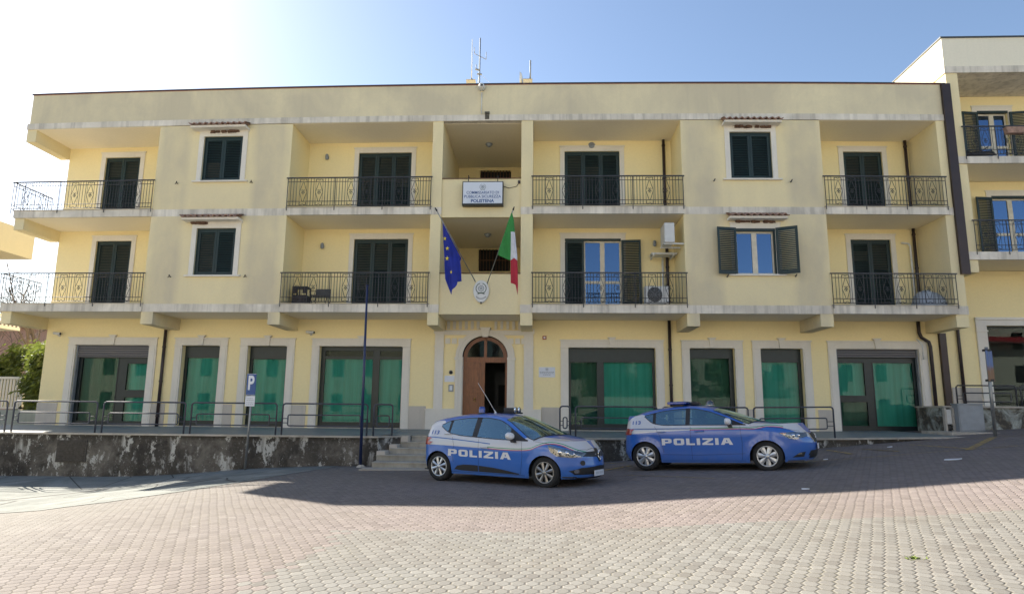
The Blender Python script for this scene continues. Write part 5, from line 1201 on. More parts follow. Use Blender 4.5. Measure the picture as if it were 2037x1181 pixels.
# ------------------------------------------------------------------ what the panes mirror: the sunny side of the square behind the camera
for nm, x0, x1, yy, zt, col in (('unseen pale cream house, enlarged to bounce light, across the square, left of the gap', -46, -7, -18, 11.5, (.80,.72,.56)), ('unseen long white house, added to bounce light, across the square behind the evergreen trees', -5, 64, -20, 12.5, (.84,.80,.72))):  # unseen houses, made long and tall to bounce sunlight onto the shaded facade
    oh = thing('opposite_house', nm, 'house', ((x0+x1)/2, yy-5, 0)); mb = MB(); n_ = int((x1-x0)/3.4)
    WW = [(x0+1.2+i*3.4, x0+2.4+i*3.4, z, z+1.7) for i in range(n_) for z in (1.3,4.7,8.0)]; wallgrid(mb, x0, x1, -3, zt, yy, WW, -.15, 8)
    mb.quad((x0,yy,zt),(x1,yy,zt),(x1,yy-10,zt+1),(x0,yy-10,zt+1))
    for x in (x0, x1): mb.quad((x,yy,-3),(x,yy-10,-3),(x,yy-10,zt+1),(x,yy,zt))
    mb.build('wall', stucco('opposite_render', col, tuple(v*.8 for v in col), .4), oh, fixn=False)
    for a, b_, c_, d_ in WW: mb = MB(); mb.box(a, b_, yy-.25, yy-.2, c_, d_); mb.build('window', M['dark'], oh)
mb = MB(); mb.box(3.5,30,-15.3,-15,-1,2.9); tag(mb.build('garden_wall', M['trim']), 'whitewashed garden wall across the square', 'wall')
for x, y, w_ in ((6,-17.5,'nearest the pale house'),(12,-17.8,'in the middle of three'),(19,-17.5,'farthest from the pale house')): leafy('evergreen_tree', 'evergreen tree behind the wall across the square, '+w_, (x,y,4.9), (2.6,1.6,2.8), 3000, 'tree', .22)

B = thing('shop_awning', 'long red awning on the white house across the square', 'awning', (48, -19.5, 8.6)); mb = MB(); mb.prism([(-20.0,9.3),(-18.9,8.75),(-18.9,8.55),(-20.0,9.1)], 38, 62, axis='x'); mb.build('canvas', M['fred'], B); mb = MB(); mb.tube([(38,-18.9,8.6),(62,-18.9,8.6)], .04, 6); mb.build('front_bar', M['pole'], B)

# ------------------------------------------------------------------ cars
def lerp_tab(t, x):
    if x <= t[0][0]: return t[0][1]
    for (a, za), (b, zb) in zip(t, t[1:]):
        if x <= b: return za+(zb-za)*(x-a)/(b-a)
    return t[-1][1]
def smooth_tab(t, x, w_=.05): return sum(lerp_tab(t, x+d) for d in (-w_, -w_/2, 0, w_/2, w_))/5

def car_paint(name, C):
    "white band between two curves over blue, with a thin tricolour along its lower edge"
    k = NT(name); s_ = k.n('SeparateXYZ', {0: k.obj}); x, y, z = s_.outputs; ay = k.math('ABSOLUTE', y)
    def curve(tab, lo=0.0, hi=2.0):
        c = k.n('FloatCurve'); cu = c.mapping.curves[0]
        P = [((a+1)/5.5, (b-lo)/(hi-lo)) for a, b in tab]
        cu.points[0].location = P[0]; cu.points[1].location = P[-1]
        for p in P[1:-1]: cu.points.new(*p)
        for p in cu.points: p.handle_type = 'VECTOR' if len(P) < 3 else 'AUTO'
        c.mapping.use_clip = False; c.mapping.update(); k.link(k.math('MULTIPLY', k.math('ADD', x, 1.0), 1/5.5), c.inputs[1])
        return k.math('ADD', k.math('MULTIPLY', c.outputs[0], hi-lo), lo)
    lo = curve(C['band_lo']); up_ = curve(C['band_up']); yin = curve(C['band_in'])
    g = lambda a, b: k.math('GREATER_THAN', a, b)
    mul = lambda a, b: k.math('MULTIPLY', a, b)
    white = mul(mul(g(z, lo), g(up_, z)), g(ay, yin))
    d = k.math('SUBTRACT', z, lo)
    redm = mul(mul(g(d, 0.0), g(.014, d)), g(x, C['tri0'])); greenm = mul(mul(g(d, .030), g(.046, d)), g(x, C['tri0']))
    bl = curve(C['blue_line']); db = k.math('ABSOLUTE', k.math('SUBTRACT', z, bl)); bline = mul(mul(g(.011, db), white), g(C['tri0']+.05, x))
    blue = C['blue']; wh = (.56,.57,.60)
    col = k.mix(white, blue, wh); col = k.mix(bline, col, (.05,.13,.36)); 
    col = k.mix(mul(redm, g(C['tri1'], x)), col, (.45,.03,.04)); col = k.mix(mul(mul(greenm, white), g(C['tri1'], x)), col, (.05,.30,.16))
    dirt = k.n('MapRange', {0: z, 1: .18, 2: .55, 3: .35, 4: .04}).outputs[0]
    col = k.mix(mul(dirt, k.noise(k.obj, 6, 5)), col, (.20,.19,.17))
    k.set(col, .28, 0.0, **{'Coat Weight': .8, 'Coat Roughness': .03}); return k.m

M['tyre'] = simple('tyre_rubber', (.018,.018,.018), .85, var=.3, scale=30); M['plastic'] = simple('matt_black_trim', (.02,.02,.022), .6); M['carin'] = simple('dark_car_interior', (.03,.03,.032), .85)
M['rim'] = simple('silver_wheel_cover', (.50,.52,.55), .3, .75, .08); M['rimd'] = simple('dull_alloy', (.30,.29,.28), .35, .8, .1); M['redlens'] = simple('red_lens', (.28,.008,.012), .15, 0, .1, coat=.5)
M['bluelens'] = simple('blue_beacon_lens', (.008,.045,.28), .12, 0, .05, coat=.6); M['orange'] = simple('amber_lens', (.6,.2,.03), .3); M['refl'] = simple('lamp_reflector', (.15,.18,.22), .22, .7, .5, 30)
M['letter'] = simple('white_lettering', (.70,.70,.72), .5, 0, .03); M['seam'] = simple('panel_gap', (.012,.014,.02), .8)
M['lblue'] = simple('livery_blue', (.03,.10,.36), .5)

def build_car(C, root):
    xr, xf, W = C['xr'], C['xf'], C['W']; x1f, x2r, pf, qf, pr, qr = C['plan']
    Ra, wa = C['Ra'], C['wb']; za = C['za']
    def hw(x):
        if x > x1f: return W*max(0, 1-((x-x1f)/(xf-x1f))**pf)**(1/qf)
        if x < x2r: return W*max(0, 1-((x2r-x)/(x2r-xr))**pr)**(1/qr)
        return W
    fr = [.985,.96,.92,.86,.78,.68,.56,.42,.28,.14,0]
    xs = set()
    for f in fr:
        xs.add(round(x1f+(xf-x1f)*(1-f**qf)**(1/pf), 4)); xs.add(round(x2r-(x2r-xr)*(1-f**qr)**(1/pr), 4))
    for xa in (0, wa):
        for i in range(15): xs.add(round(xa-Ra*math.cos(math.pi*i/14), 4))
        xs.add(round(xa-Ra-.006, 4)); xs.add(round(xa+Ra+.006, 4))
    cuts = C['cuts']; xs |= set(cuts)
    lo_, hi_ = min(xs), max(xs); x = lo_
    while x < hi_:
        if min(abs(x-q_) for q_ in xs) > .03: xs.add(round(x, 4))
        x += .045
    xs = sorted(xs)
    # merge near-duplicates but keep the cut stations
    out = []
    for x in xs:
        if out and x-out[-1] < .004 and x not in cuts: continue
        out.append(x)
    xs = out; nS = len(xs)
    def zlow(x):
        for xa in (0, wa):
            if abs(x-xa) <= Ra+1e-5: return za+math.sqrt(max(0, Ra*Ra-(x-xa)**2))
        return lerp_tab(C['sill'], x)
    zsh = lambda x: smooth_tab(C['shoulder'], x); zdb = lambda x: max(smooth_tab(C['dlo_b'], x, .05), zsh(x)+.012); zdt = lambda x: max(smooth_tab(C['dlo_t'], x, .07), zdb(x)+.004)
    zrl = lambda x: max(smooth_tab(C['rail'], x, .03), zdt(x)+.008); zcn = lambda x: smooth_tab(C['centre'], x, .04)
    prof = C['side']      # (height fraction, half-width scale)
    NL, NR = 13, 9; rows = []
    def fx(z): return lerp_tab(C['nose'], z)
    def rx(z): return lerp_tab(C['tail'], z)
    def place(x, y, z):
        wf = max(0, (x-x1f)/(xf-x1f))**2.2; wr = max(0, (x2r-x)/(x2r-xr))**2.2
        return (x + wf*fx(z) + wr*rx(z), y, z)
    grid = []
    for x in xs:
        h = hw(x); zl, zs = zlow(x), zsh(x); zbase = lerp_tab(C['sill'], x); col = []
        for j in range(NL):
            z = zl+(zs-zl)*j/(NL-1); f = (z-zbase)/(zs-zbase); sc = smooth_tab(prof, f, .04)
            flare = 0
            for xa in (0, wa):
                dd = math.hypot(x-xa, z-za)-Ra
                if dd < .12: flare = max(flare, .016*(1-max(0, dd)/.12))
            col.append(place(x, h*sc+flare*(h/W), z))
        ysh = h*smooth_tab(prof, 1.0, .0)
        def yup(z): dz_ = max(0, z-zs); return max(0.0, (ysh-C['tumble']*dz_-C['tumble2']*dz_*dz_)*(1 if h > .3 else 1))
        zb_, zt_, zr_ = zdb(x), zdt(x), zrl(x)
        zc0 = zcn(x); k_ = min(1.0, h/W)
        zb_, zt_, zr_ = (min(v, zs+(v-zs)*1.0) for v in (zb_, zt_, zr_))
        for z in (zb_, zt_): col.append(place(x, yup(z)*(1 if ysh > .01 else 0), z))
        yr = max(0, yup(zr_)-.025*k_); col.append(place(x, yr, zr_))
        bo = lerp_tab(C['bow'], x)
        for r_ in range(1, NR+1):
            t = r_/NR; y = yr*(1-t); q_ = 1-(1-t)**C['crown']
            xx = x+bo*(1-(1-t)**2); zc = zcn(xx)
            z = zr_+(zc-zr_)*q_ if zc > zr_-.2 else zr_
            col.append(place(xx, y, z))
        grid.append(col)
    NT_ = NL+2+1+NR
    kb, kt, kr = NL, NL+1, NL+2
    # classify faces
    parts = {}
    def put(name, i, j): parts.setdefault(name, []).append((i, j))
    for i in range(nS-1):
        xm = (xs[i]+xs[i+1])/2
        for j in range(NT_-1):
            nm = 'body'
            if j == kb and C['win'][0] < xm < C['win'][1] and zdt(xm)-zdb(xm) > .006:
                nm = 'pillar_trim' if any(a < xm < b for a, b in C['pillars']) else 'side_window'
            elif j >= kr and C['ws'][0] < xm < C['ws'][1]: nm = 'windscreen'
            elif j >= kr and C['rw'][0] < xm < C['rw'][1] and j > kr: nm = 'rear_window'
            put(nm, i, j)
    def emit(name, mat, faces, smooth=True, sides=(-1, 1)):
        thick = 0; mb = MB()
        for sgn in sides:
            idx = {}; vs = []; fs = []
            for i, j in faces:
                f = []
                for a, b in ((i, j), (i+1, j), (i+1, j+1), (i, j+1)):
                    if (a, b) not in idx:
                        p = grid[a][b]; idx[(a, b)] = len(vs); vs.append((p[0], sgn*p[1], p[2]))
                    f.append(idx[(a, b)])
                fs.append(f if sgn < 0 else f[::-1])
            mb.add(vs, fs, 0, smooth)
        o = mb.build(name, mat, root, local=True, fixn=False)
        bm = bmesh.new(); bm.from_mesh(o.data); bmesh.ops.remove_doubles(bm, verts=bm.verts, dist=.0012); bmesh.ops.dissolve_degenerate(bm, dist=.0005, edges=bm.edges); bm.to_mesh(o.data); bm.free()
        for p in o.data.polygons: p.use_smooth = smooth
        if thick: s_ = o.modifiers.new('t', 'SOLIDIFY'); s_.thickness = thick; s_.offset = -1
        return o
    paint = car_paint(C['paint_name'], C)
    D1, D2, D3 = C['doors']
    dj = lambda i, j: 1 <= j <= kb-0 and j < NL
    body = []; fd = []; rd = []
    for i, j in parts['body']:
        xm = (xs[i]+xs[i+1])/2
        if j < NL-1 and j >= 0 and D2 < xm < D3 and abs(xm-wa) > Ra and zlow(xm) < .5 and j >= 1: fd.append((i, j))
        elif j < NL-1 and j >= 1 and D1 < xm < D2 and (xm > Ra+.0): rd.append((i, j))
        else: body.append((i, j))
    bo_ = emit('body', paint, body); dF = [emit('front_door', paint, fd, True, (s_,)) for s_ in (-1, 1)]; dR = [emit('rear_door', paint, rd, True, (s_,)) for s_ in (-1, 1)]
    
    for s_ in (-1, 1):
        bounds = [-9]+[(a+b)/2 for a, b in C['pillars']]+[9]
        for a, b in zip(bounds, bounds[1:]):
            F = [q_ for q_ in parts['side_window'] if a < xs[q_[0]] < b]
            if F:
                o = emit('side_window', M['carglass'], F, True, (s_,))      # one even curve of glass, so reflections run clean
                o.data.normals_split_custom_set_from_vertices([Vector((.07*(v.co.x-1.0), s_, .44+.35*(v.co.z-1.1))).normalized() for v in o.data.vertices])
    for s_ in (-1, 1):
        for a, b in C['pillars']: emit('window_pillar', M['plastic'], [q_ for q_ in parts['pillar_trim'] if a-.01 <= xs[q_[0]] < b], True, (s_,))
    emit('windscreen', M['carglass'], parts['windscreen']); emit('rear_window', M['carglass'], parts['rear_window'])
    # full surface for projecting trim
    vs = []; fs = []
    for sgn in (-1, 1):
        b0 = len(vs)
        for col in grid: vs += [Vector((p[0], sgn*p[1], p[2])) for p in col]
        for i in range(nS-1):
            for j in range(NT_-1): a = b0+i*NT_+j; fs.append((a, a+NT_, a+NT_+1, a+1))
    bvh = BVHTree.FromPolygons(vs, fs)
    def proj(u, v, ax, off, sgn=-1):
        if ax == 'y': o_, d_ = Vector((u, sgn*3, v)), Vector((0, -sgn, 0))
        elif ax == 'x': o_, d_ = Vector((6, u, v)), Vector((-1, 0, 0))
        elif ax == '-x': o_, d_ = Vector((-3, u, v)), Vector((1, 0, 0))
        else: o_, d_ = Vector((u, v, 4)), Vector((0, 0, -1))
        loc, nrm, _, _ = bvh.ray_cast(o_, d_)
        if loc is None: return None
        if nrm.dot(d_) > 0: nrm = -nrm
        return loc + nrm*off
    def patch(mb, poly, ax='y', off=.004, sgn=-1, mi=0, step=.05, thick=.0):
        vv = [Vector(p) for p in poly]; n = len(vv); e = []
        for i in range(n):
            p, q_ = vv[i], vv[(i+1) % n]; m_ = max(1, int((q_-p).length/step)); e += [p.lerp(q_, t/m_) for t in range(m_)]
        ex = []; x_ = min(p.x for p in vv)+step*.5
        while x_ < max(p.x for p in vv):
            y_ = min(p.y for p in vv)+step*.5
            while y_ < max(p.y for p in vv):
                c = 0
                for i in range(n):
                    p, q_ = vv[i], vv[(i+1) % n]
                    if (p.y > y_) != (q_.y > y_) and x_ < (q_.x-p.x)*(y_-p.y)/(q_.y-p.y)+p.x: c ^= 1
                if c: ex.append(Vector((x_, y_)))
                y_ += step
            x_ += step
        ne = len(e)
        r_ = delaunay_2d_cdt(e+ex, [(i, (i+1) % ne) for i in range(ne)], [list(range(ne))], 1, 1e-5)
        P = [proj(p.x, p.y, ax, off, sgn) for p in r_[0]]
        mp = {}; vs_ = []
        for i, p in enumerate(P):
            if p is not None: mp[i] = len(vs_); vs_.append(p)
        fs_ = [[mp[a] for a in f] for f in r_[2] if all(a in mp for a in f)]
        mb.add(vs_, fs_, mi, True)
    def line3(mb, pts, ax='y', r_=.004, sgn=-1, off=.0, step=.05):
        P = []
        for (a, b), (c, d) in zip(pts, pts[1:]):
            m_ = max(1, int(math.hypot(c-a, d-b)/step))
            for t in range(m_): P.append(proj(a+(c-a)*t/m_, b+(d-b)*t/m_, ax, off, sgn))
        P.append(proj(*pts[-1], ax, off, sgn)); P = [p for p in P if p is not None]
        if len(P) > 1: mb.tube(P, r_, 5)
    # seams, window rubber, sills
    mb = MB()
    for sgn in (-1, 1):
        for L in C['seams']: line3(mb, L, 'y', .0035, sgn, -.0005)
    for L in C['topseams']: line3(mb, L, 'z', .004, 1, -.0005)
    mb.build('panel_gap', M['seam'], root, local=True)
    mb = MB()
    for sgn in (-1, 1):
        for row in (kb, kt):
            P = [Vector((grid[i][row][0], sgn*grid[i][row][1], grid[i][row][2])) for i in range(nS) if C['win'][0]-.01 <= xs[i] <= C['win'][1]+.01]
            mb.tube(P, .008, 5)
    P = [grid[i][kr] for i in range(nS) if C['ws'][0]-.01 <= xs[i] <= C['ws'][1]+.01]
    for sgn in (-1, 1): mb.tube([Vector((p[0], sgn*p[1], p[2])) for p in P], .009, 5)
    ib = min(range(nS), key=lambda i: abs(xs[i]-C['ws'][1])); P = [Vector(p) for p in grid[ib][kr:]]; mb.tube(P+[Vector((p[0], -p[1], p[2])) for p in P[::-1]], .016, 5)
    mb.build('window_rubber', M['plastic'], root, local=True)
    # underside and wheel wells
    mb = MB(); zz = C['floor']; mb.box(xr+.18, xf-.25, -W+.12, W-.12, zz, zz+.02)
    for xa in (0, wa):
        for sgn in (-1, 1):
            pts = [(xa+(Ra+.0)*math.cos(math.pi*i/12), za+(Ra+.0)*math.sin(math.pi*i/12)) for i in range(13)]; pts = [(pts[0][0], lerp_tab(C['sill'], pts[0][0])+.03)]+pts+[(pts[-1][0], lerp_tab(C['sill'], pts[-1][0])+.03)]
            for (a, b), (c, d) in zip(pts, pts[1:]): mb.quad((a, sgn*(min(hw(a), W)*.95-.01), b), (c, sgn*(min(hw(c), W)*.95-.01), d), (c, sgn*(W-.33), d), (a, sgn*(W-.33), b))
            mb.prism(pts, sgn*(W-.33), sgn*(W-.34))
    mb.build('underbody', M['black'], root, local=True, fixn=False)
    # cabin
    mb = MB(); cb, cf, ch = C['cabin']; mb.box(cb, cf, -W+.16, W-.16, .30, ch)
    mb.box(cf-.32, cf+.02, -W+.18, W-.18, ch, ch+.06); ci = mb.build('cabin', M['carin'], root, local=True, bevel=.02)
    for x in C['seats']:
        for s_ in (-1, 1):
            mb = MB(); mb.prism([(x-.30,ch-.14),(x+.18,ch-.14),(x+.20,ch-.02),(x-.12,ch-.0),(x-.22,ch+.30),(x-.33,ch+.28)], s_*.14, s_*.58)
            mb.prism([(x-.25,ch+.32),(x-.16,ch+.33),(x-.20,ch+.48),(x-.29,ch+.47)], s_*.25, s_*.47); mb.build('seat', M['carin'], root, local=True, bevel=.03)
    mb = MB(); mb.tube([(cf-.33+.05*math.sin(a), .36+.17*math.cos(a), ch+.10+.16*math.sin(a)) for a in [i*math.pi/9 for i in range(18)]], .014, 6, closed=True); mb.tube([(cf-.33,.22,ch+.1),(cf-.33,.50,ch+.1)], .016, 5); mb.build('steering_wheel', M['black'], root, local=True)
    # lettering and numbers on both flanks
    tx0, tx1, tz0, tz1, th_ = C['word']
    glyph = {'P': (.86, [[(0,0),(.28,0),(.28,.30),(.28,.52),(.28,.76),(.28,1),(0,1)],[(.28,.76),(.56,.76),(.70,1),(.28,1)],[(.56,.52),(.86,.42),(.86,.86),(.70,1),(.56,.76)],[(.28,.30),(.72,.30),(.86,.42),(.56,.52),(.28,.52)]]),
             'O': (.90, [[(0,.14),(.14,0),(.28,.25),(.28,.75),(.14,1),(0,.86)],[(.14,0),(.76,0),(.62,.25),(.28,.25)],[(.76,0),(.90,.14),(.90,.86),(.76,1),(.62,.75),(.62,.25)],[(.14,1),(.28,.75),(.62,.75),(.76,1)]]),
             'L': (.72, [[(0,0),(.28,0),(.28,1),(0,1)],[(.28,0),(.72,0),(.72,.24),(.28,.24)]]), 'I': (.28, [[(0,0),(.28,0),(.28,1),(0,1)]]),
             'Z': (.90, [[(0,0),(.90,0),(.90,.24),(.38,.24),(0,.24)],[(0,.24),(.38,.24),(.90,.76),(.52,.76)],[(.04,.76),(.52,.76),(.90,.76),(.90,1),(.04,1)]]),
             'A': (.98, [[(0,0),(.28,0),(.36,.24),(.42,.46),(.36,1),(.28,1)],[(.36,.24),(.64,.24),(.58,.46),(.42,.46)],[(.70,0),(.98,0),(.70,1),(.62,1),(.58,.46),(.64,.24)],[(.36,1),(.42,.46),(.47,.76),(.50,1)],[(.50,1),(.47,.76),(.58,.46),(.62,1)]])}
    wt = sum(glyph[c][0] for c in 'POLIZIA')+.17*6
    for sgn in (-1, 1):
        mb = MB(); u = 0
        for c in 'POLIZIA':
            w_, pcs = glyph[c]
            for pc in pcs:
                P = []
                for a, b in pc:
                    f = (u+a)/wt; x_ = tx0+(tx1-tx0)*f if sgn < 0 else tx1-(tx1-tx0)*f; zb_ = tz0+(tz1-tz0)*((x_-tx0)/(tx1-tx0)); P.append((x_, zb_+th_*b))
                patch(mb, P, 'y', .005, sgn, 0, .05)
            u += w_+.17
        mb.build('lettering', M['letter'], root, local=True)
    nx, nz, nh, nw = C['num']; vs_, fs_ = text_geo('113', 1.0, .03, 1.0); X0 = min(v[0] for v in vs_); X1 = max(v[0] for v in vs_); Z0 = min(v[1] for v in vs_); Z1 = max(v[1] for v in vs_)
    mb = MB()
    for sgn in (-1, 1):
        P = [proj(nx+(-sgn*((v[0]-X0)/(X1-X0)-.5))*nw, nz+((v[1]-Z0)/(Z1-Z0)-.5)*nh, 'y', .004, sgn) for v in vs_]
        if all(p is not None for p in P): mb.add(P, fs_, 0)
    mb.build('number', M['lblue'], root, local=True, fixn=False)
    # lamps and front trim
    for sgn in (-1, 1):
        mb = MB(); patch(mb, C['headlight'], 'y', .004, sgn, 0, .04); hl = mb.build('headlight', M['refl'], root, local=True)
        mb = MB(); 
        for cx, cz, r_ in C['bulbs']:
            p = proj(cx, cz, 'y', .012, sgn)
            if p: mb.lathe([(0,-.012),(r_*.6,-.006),(r_,.006)], (p.x, p.y, p.z), 'y', 14)
        mb.build('bulb', M['chrome'], hl, local=True)
        mb = MB(); patch(mb, C['headdark'], 'y', .007, sgn, 0, .04); mb.build('lamp_housing', M['black'], hl, local=True)
        if C.get('amber'): mb = MB(); patch(mb, C['amber'], 'y', .008, sgn, 0, .03); mb.build('indicator', M['orange'], hl, local=True)
        mb = MB(); patch(mb, C['headlight'], 'y', .016, sgn, 0, .04); mb.build('lens', M['lensclear'], hl, local=True)
        mb = MB(); patch(mb, C['tail_lamp'], 'y', .012, sgn, 0, .03); 
        yy = C['tail_rear']; patch(mb, [(sgn*a, b) for a, b in yy], '-x', .012, 1, 0, .03); mb.build('tail_light', M['redlens'], root, local=True)
    for nm, mat, ax, polys, off in C['front']:
        mb = MB()
        for P in polys:
            for sgn in ((1, -1) if ax in ('x', 'z') else (-1, 1)) if nm != 'parking_cap' else (-1,):
                patch(mb, [(sgn*a, b) for a, b in P] if ax == 'x' else ([(a, sgn*b) for a, b in P] if ax == 'z' else P), ax, off, sgn, 0, .05)
        mb.build(nm, M[mat], root, local=True)
    # bonnet badge: chrome diamond frame or letter-like block
    pz, py = C['badge']; p = proj(py, pz, 'x', .012)
    if p:
        mb = MB(); q_ = C['badge_shape']
        for a, b in zip(q_, q_[1:]+q_[:1]): mb.tube([p+Vector((-.15*a[1], a[0], a[1])), p+Vector((-.15*b[1], b[0], b[1]))], .011, 6)
        mb.build('badge', M['chrome'], root, local=True)
    p = proj(C['plate'][0], C['plate'][1], 'x', .012)
    if p:
        X = max(proj(C['plate'][0]+d, C['plate'][1], 'x', .012).x for d in (-.15, 0, .15)); hw_ = C['plate'][2]
        mb = MB(); mb.box(X, X+.012, p.y-hw_, p.y+hw_, p.z-.055, p.z+.055); pl_ = mb.build('number_plate', M['signwhite'], root, local=True)
        mb = MB()
        for yy in (-.6, -.35, -.1, .2, .45, .7): mb.box(X+.012, X+.013, p.y+yy*hw_-.010, p.y+yy*hw_+.010, p.z-.026, p.z+.026)
        mb.build('print', M['signgrey'], pl_, local=True)
    # mirrors
    mx, mz = C['mirror']
    for sgn in (-1, 1):
        y0 = sgn*(hw(mx)-.03); mb = MB(); n1, n2 = 12, 14; vs_ = []
        for i in range(n1+1):
            for j in range(n2):
                a = 2*math.pi*j/n2; t = i/n1; r_ = math.sin(math.pi*min(1, max(0, t*.86+.13)))**.4*(1 if t < .999 else .05)
                ca, sa = math.cos(a), math.sin(a); vs_.append((mx+.085*r_*math.copysign(abs(ca)**.8, ca)*(.55 if ca < 0 else 1.0), y0+sgn*(.02+.24*t), mz+.075*r_*math.copysign(abs(sa)**.75, sa)+.015*t))
        mb.add(vs_, [(i*n2+j, i*n2+(j+1) % n2, (i+1)*n2+(j+1) % n2, (i+1)*n2+j) for i in range(n1) for j in range(n2)], 0, True)
        mr = mb.build('mirror', M['letter'], root, local=True); mb = MB(); mb.prism([(mx+.02,mz-.12),(mx+.10,mz-.12),(mx+.06,mz-.03),(mx-.02,mz-.03)], y0, y0+sgn*.10); mb.build('mirror_foot', M['plastic'], mr, local=True)
    # handles
    for (hx, hz), dr in zip(C['handles'], (dF, dR)):
        for sgn in (-1, 1):
            mb = MB(); a, b, c = proj(hx, hz, 'y', .002, sgn), proj(hx+.10, hz, 'y', .028, sgn), proj(hx+.20, hz, 'y', .002, sgn); mb.tube([a, a.lerp(b, .5)+Vector((0, sgn*.010, 0)), b, b.lerp(c, .5)+Vector((0, sgn*.010, 0)), c], .014, 6)
            mb.build('handle', paint, dr[0 if sgn < 0 else 1], local=True)
    # wheels
    for xa in (0, wa):
        for sgn in (-1, 1):
            zr_ = C['rw_']; yo = sgn*(W-.05); wroot = bpy.data.objects.new('wheel', None); S.collection.objects.link(wroot); wroot.parent = root; wroot.location = (xa, yo, zr_)
            if xa and C['steer']: wroot.rotation_euler = (0, 0, R(C['steer']))
            mb = MB(); r_, ri = zr_, C['rim_r']; s_ = -sgn
            mb.lathe([(ri-.02,s_*.02),(ri,s_*-.005),(ri+.03,s_*-.018),(r_-.05,s_*-.020),(r_-.015,s_*-.004),(r_,s_*.025),(r_,s_*.175),(r_-.02,s_*.20),(ri,s_*.20)], (0,0,0), 'y', 48)
            mb.build('tyre', M['tyre'], wroot, local=True)
            mb = MB(); mb.lathe([(0,s_*.055),(ri-.01,s_*.055),(ri-.01,s_*.02)], (0,0,0), 'y', 36); mb.build('backing_disc', M['black'], wroot, local=True)  # black backing disc, darkening the gaps between the spokes
            mb = MB(); mb.lathe([(ri+.006,s_*-.004),(ri-.012,s_*-.012),(ri-.022,s_*.01),(ri-.022,s_*.045)], (0,0,0), 'y', 48); ns = C['spokes']
            for k_ in range(ns):
                a0 = 2*math.pi*k_/ns+.3
                pr_ = [(.045,C['sp'][0]),(ri*.55,C['sp'][1]),(ri-.016,C['sp'][2])]
                L = [(r__*math.cos(a0+w__/r__), r__*math.sin(a0+w__/r__)) for r__, w__ in pr_]; Q = [(r__*math.cos(a0-w__/r__), r__*math.sin(a0-w__/r__)) for r__, w__ in pr_]
                for i in range(2):
                    dpt = (s_*-.012, s_*-.006, s_*-.004)
                    v = [(L[i][0],dpt[i],L[i][1]),(L[i+1][0],dpt[i+1],L[i+1][1]),(Q[i+1][0],dpt[i+1],Q[i+1][1]),(Q[i][0],dpt[i],Q[i][1])]; v += [(p_[0], p_[1]+s_*.03, p_[2]) for p_ in v]
                    cxm = ((L[i][0]+Q[i][0])/2, dpt[i]-s_*.010, (L[i][1]+Q[i][1])/2), ((L[i+1][0]+Q[i+1][0])/2, dpt[i+1]-s_*.008, (L[i+1][1]+Q[i+1][1])/2); v += list(cxm)
                    mb.add(v, [(0,1,9,8),(8,9,2,3),(0,4,5,1),(3,2,6,7)], 0)
            mb.lathe([(0,s_*-.022),(.035,s_*-.02),(.05,s_*-.01),(.055,s_*.02)], (0,0,0), 'y', 20); mb.build('rim', M[C['rim_mat'][0 if xa == 0 else 1]], wroot, local=True, fixn=False)
    return proj, grid, bvh

def car_root(name, label, x, y, th, zr, zf, wb, W):
    c, s_ = math.cos(th), math.sin(th)
    pitch = math.atan2(zf-zr, wb)
    cx, cy = x + W*s_, y + W*c          # rear axle centre: the near contact point moved inboard
    B = thing(name, label, 'police car', (cx, cy, zr), 0, 'police patrol cars parked before the entrance')
    B.rotation_euler = (0, -pitch, -th); return B

